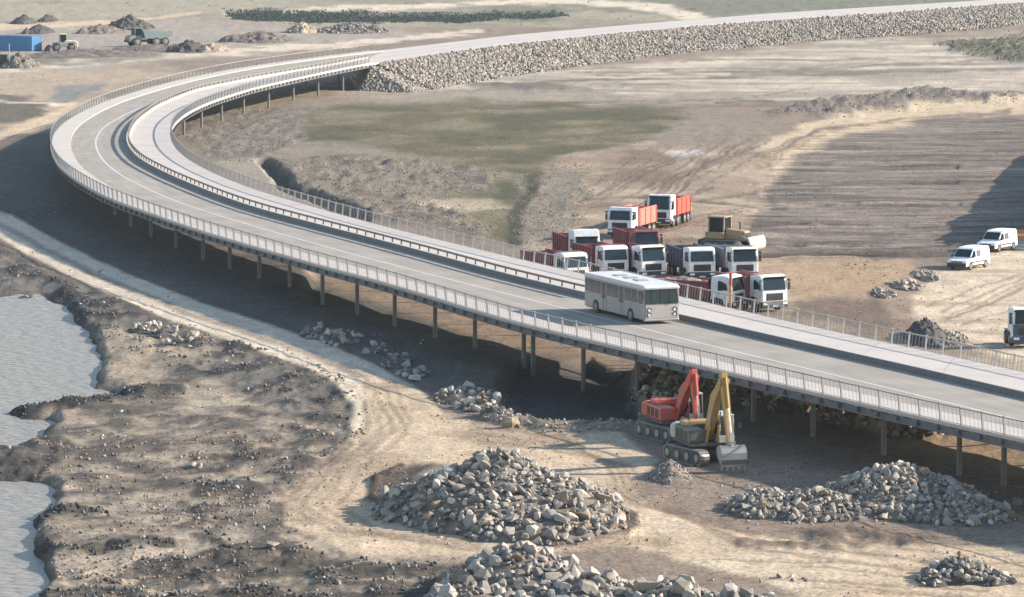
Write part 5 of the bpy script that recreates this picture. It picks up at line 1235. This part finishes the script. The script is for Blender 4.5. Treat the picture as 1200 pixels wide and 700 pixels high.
# ------------------------------------------------------------------ worker in hi-vis beside the farthest lorry
def person(label, px, py, yaw, vest, hgt=1.76):
    x, y, z = on_ground(px, py); t = empty('person', (x, y, z), R(yaw), label, 'person'); k = hgt / 1.76
    J = {'pel': (0, 0, .95), 'wst': (0, 0, 1.10), 'che': (0, -.01, 1.34), 'nck': (0, -.01, 1.50), 'hd0': (0, -.02, 1.58), 'hd1': (0, -.03, 1.70)}
    for s, n_ in ((-1, 'L'), (1, 'R')):
        J['hip' + n_] = (s * .10, 0, .90); J['kne' + n_] = (s * .12, -.05 * s, .50); J['ank' + n_] = (s * .13, .05 * s, .09); J['toe' + n_] = (s * .15, .05 * s - .17, .04)
        J['sho' + n_] = (s * .19, -.01, 1.43); J['elb' + n_] = (s * .27, .03, 1.16); J['wri' + n_] = (s * .28, -.08, .93); J['hnd' + n_] = (s * .28, -.12, .84)
    rad = {'pel': .15, 'wst': .13, 'che': .16, 'nck': .06, 'hd0': .085, 'hd1': .09, 'hip': .095, 'kne': .062, 'ank': .045, 'toe': .04, 'sho': .075, 'elb': .05, 'wri': .035, 'hnd': .035}
    E_ = [('pel', 'wst'), ('wst', 'che'), ('che', 'nck'), ('nck', 'hd0'), ('hd0', 'hd1')]
    for n_ in 'LR': E_ += [('pel', 'hip' + n_), ('hip' + n_, 'kne' + n_), ('kne' + n_, 'ank' + n_), ('ank' + n_, 'toe' + n_), ('che', 'sho' + n_), ('sho' + n_, 'elb' + n_), ('elb' + n_, 'wri' + n_), ('wri' + n_, 'hnd' + n_)]
    ks = list(J); me = bpy.data.meshes.new('body'); me.from_pydata([J[a] for a in ks], [(ks.index(a), ks.index(b)) for a, b in E_], []); me.materials.append(M_cloth); me.materials.append(vest); me.materials.append(M_skin)
    o = link('body', me, t, sc=(k, k, k)); o.modifiers.new('skin', 'SKIN'); sub = o.modifiers.new('sub', 'SUBSURF'); sub.levels = 2; sub.render_levels = 2
    for i, a in enumerate(ks):
        r_ = rad[a[:3]] if a[:3] in rad else .08; me.skin_vertices[0].data[i].radius = (r_, r_)
    me.skin_vertices[0].data[0].use_root = True
    dg = bpy.context.evaluated_depsgraph_get(); ev = o.evaluated_get(dg); nm = bpy.data.meshes.new_from_object(ev); o.modifiers.clear(); o.data = nm
    for mm in (M_cloth, vest, M_skin):
        if len(nm.materials) < 3: nm.materials.append(mm)
    nm.materials.clear()
    for mm in (M_cloth, vest, M_skin): nm.materials.append(mm)
    for p in nm.polygons:
        c = p.center; p.use_smooth = True; p.material_index = 2 if (c.z > 1.50 or (abs(c.x) > .22 and c.z < .92)) else (1 if c.z > .96 else 0)
    MB().cyl((0, -.03, 1.70), (0, -.03, 1.82), .125, .07, 14).cyl((0, -.05, 1.69), (0, -.05, 1.71), .15, .15, 14).put('helmet', M_white if vest is M_hivis else M_hivis, t, sc=(k, k, k))
    MB().cyl((0, -.005, 1.12), (0, -.005, 1.17), .165, .165, 14, False).put('reflective_band', M_lamp, t, sc=(k, k, k))
    for s in (-1, 1):
        for f_ in range(4): MB().cyl((s * .28 + (f_ - 1.5) * .018 * 0, -.12 + (f_ - 1.5) * .02, .83), (s * .275, -.125 + (f_ - 1.5) * .02, .765 + .008 * abs(f_ - 1)), .009, .007, 6).put('finger', M_skin, t, sc=(k, k, k))
        MB().cyl((s * .26, -.15, .86), (s * .255, -.175, .80), .011, .008, 6).put('thumb', M_skin, t, sc=(k, k, k))
    MB().box(-.012, .012, -.135, -.10, 1.62, 1.66).put('nose', M_skin, t, sc=(k, k, k))
person('person in yellow hi-vis top and dark trousers beside the farthest lorry', 808, 258, -60, M_hivis)

# small things standing about
x, y, z = on_ground(470, 588); t = empty('plastic_canister', (x, y, z), .4, 'small white canister standing in the shade left of the large boulder heap', 'canister')
MB().box(-.24, .24, -.17, .17, 0, .55, .05).put('canister_body', M_white, t); MB().cyl((0, 0, .55), (0, 0, .62), .06, n=10).put('cap', M_black, t); MB().bar((-.15, 0, .62), (.15, 0, .62), .04, .03).put('handle', M_white, t)
x, y, z = on_ground(524, 712); t = empty('survey_stake', (x, y, z), 0, 'thin grey stake standing in front of the biggest boulder heap', 'stake')
MB().cyl((0, 0, -.3), (.03, 0, 2.1), .035, .025, 8).put('stake', M_steel, t); MB().box(-.07, .11, -.02, .02, 1.85, 2.05).put('tag_plate', M_steel, t)
x, y, z = on_ground(856, 370); t = empty('marker_pole', (x, y, z), 0, 'red and orange warning pole in front of the sideways red tipper lorry', 'pole')
MB().cyl((0, 0, -.2), (0, 0, 2.5), .10, n=12).put('pole', M_amber, t); MB().cyl((0, 0, 2.5), (0, 0, 3.5), .13, n=12).put('pole_top', M_exred, t); MB().cyl((0, 0, 0), (0, 0, .12), .35, n=14).put('pole_base', M_chassis, t)
# orange and white marker by the vans
x, y, z = on_ground(1194, 281); t = empty('traffic_barrier', (x, y, z), 0, 'orange and white site barrier at the right edge behind the vans', 'barrier')
MB().prism([(-.3, 0), (-.12, 1.0), (.12, 1.0), (.3, 0)], -.55, .55, .04).put('barrier_body', M_hivor, t)
MB().box(-.56, .56, -.26, .26, .38, .58).put('white_band', M_white, t)
x, y, z = on_ground(1185, 280); t = empty('site_post', (x, y, z), 0, 'thin dark post behind the farther white van', 'post'); MB().cyl((0, 0, -.2), (0, 0, 1.9), .035, .03, 8).put('post', M_chassis, t); MB().box(-.06, .06, -.02, .02, 1.7, 1.9).put('plate', M_chassis, t)

# ------------------------------------------------------------------ air
hx = MB().box(-140000, 140000, -1500, 140000, -5, 60)
hz = hx.put('haze', None); hz.data.materials.clear()
hm = bpy.data.materials.new('haze_air'); hm.use_nodes = True; n = hm.node_tree.nodes; n.remove(n['Principled BSDF'])
pv = n.new('ShaderNodeVolumePrincipled'); pv.inputs['Color'].default_value = (.80, .89, 1, 1); pv.inputs['Density'].default_value = HAZE; pv.inputs['Anisotropy'].default_value = .2
hm.node_tree.links.new(pv.outputs[0], n['Material Output'].inputs['Volume']); hz.data.materials.append(hm); tag(hz, kind='stuff')
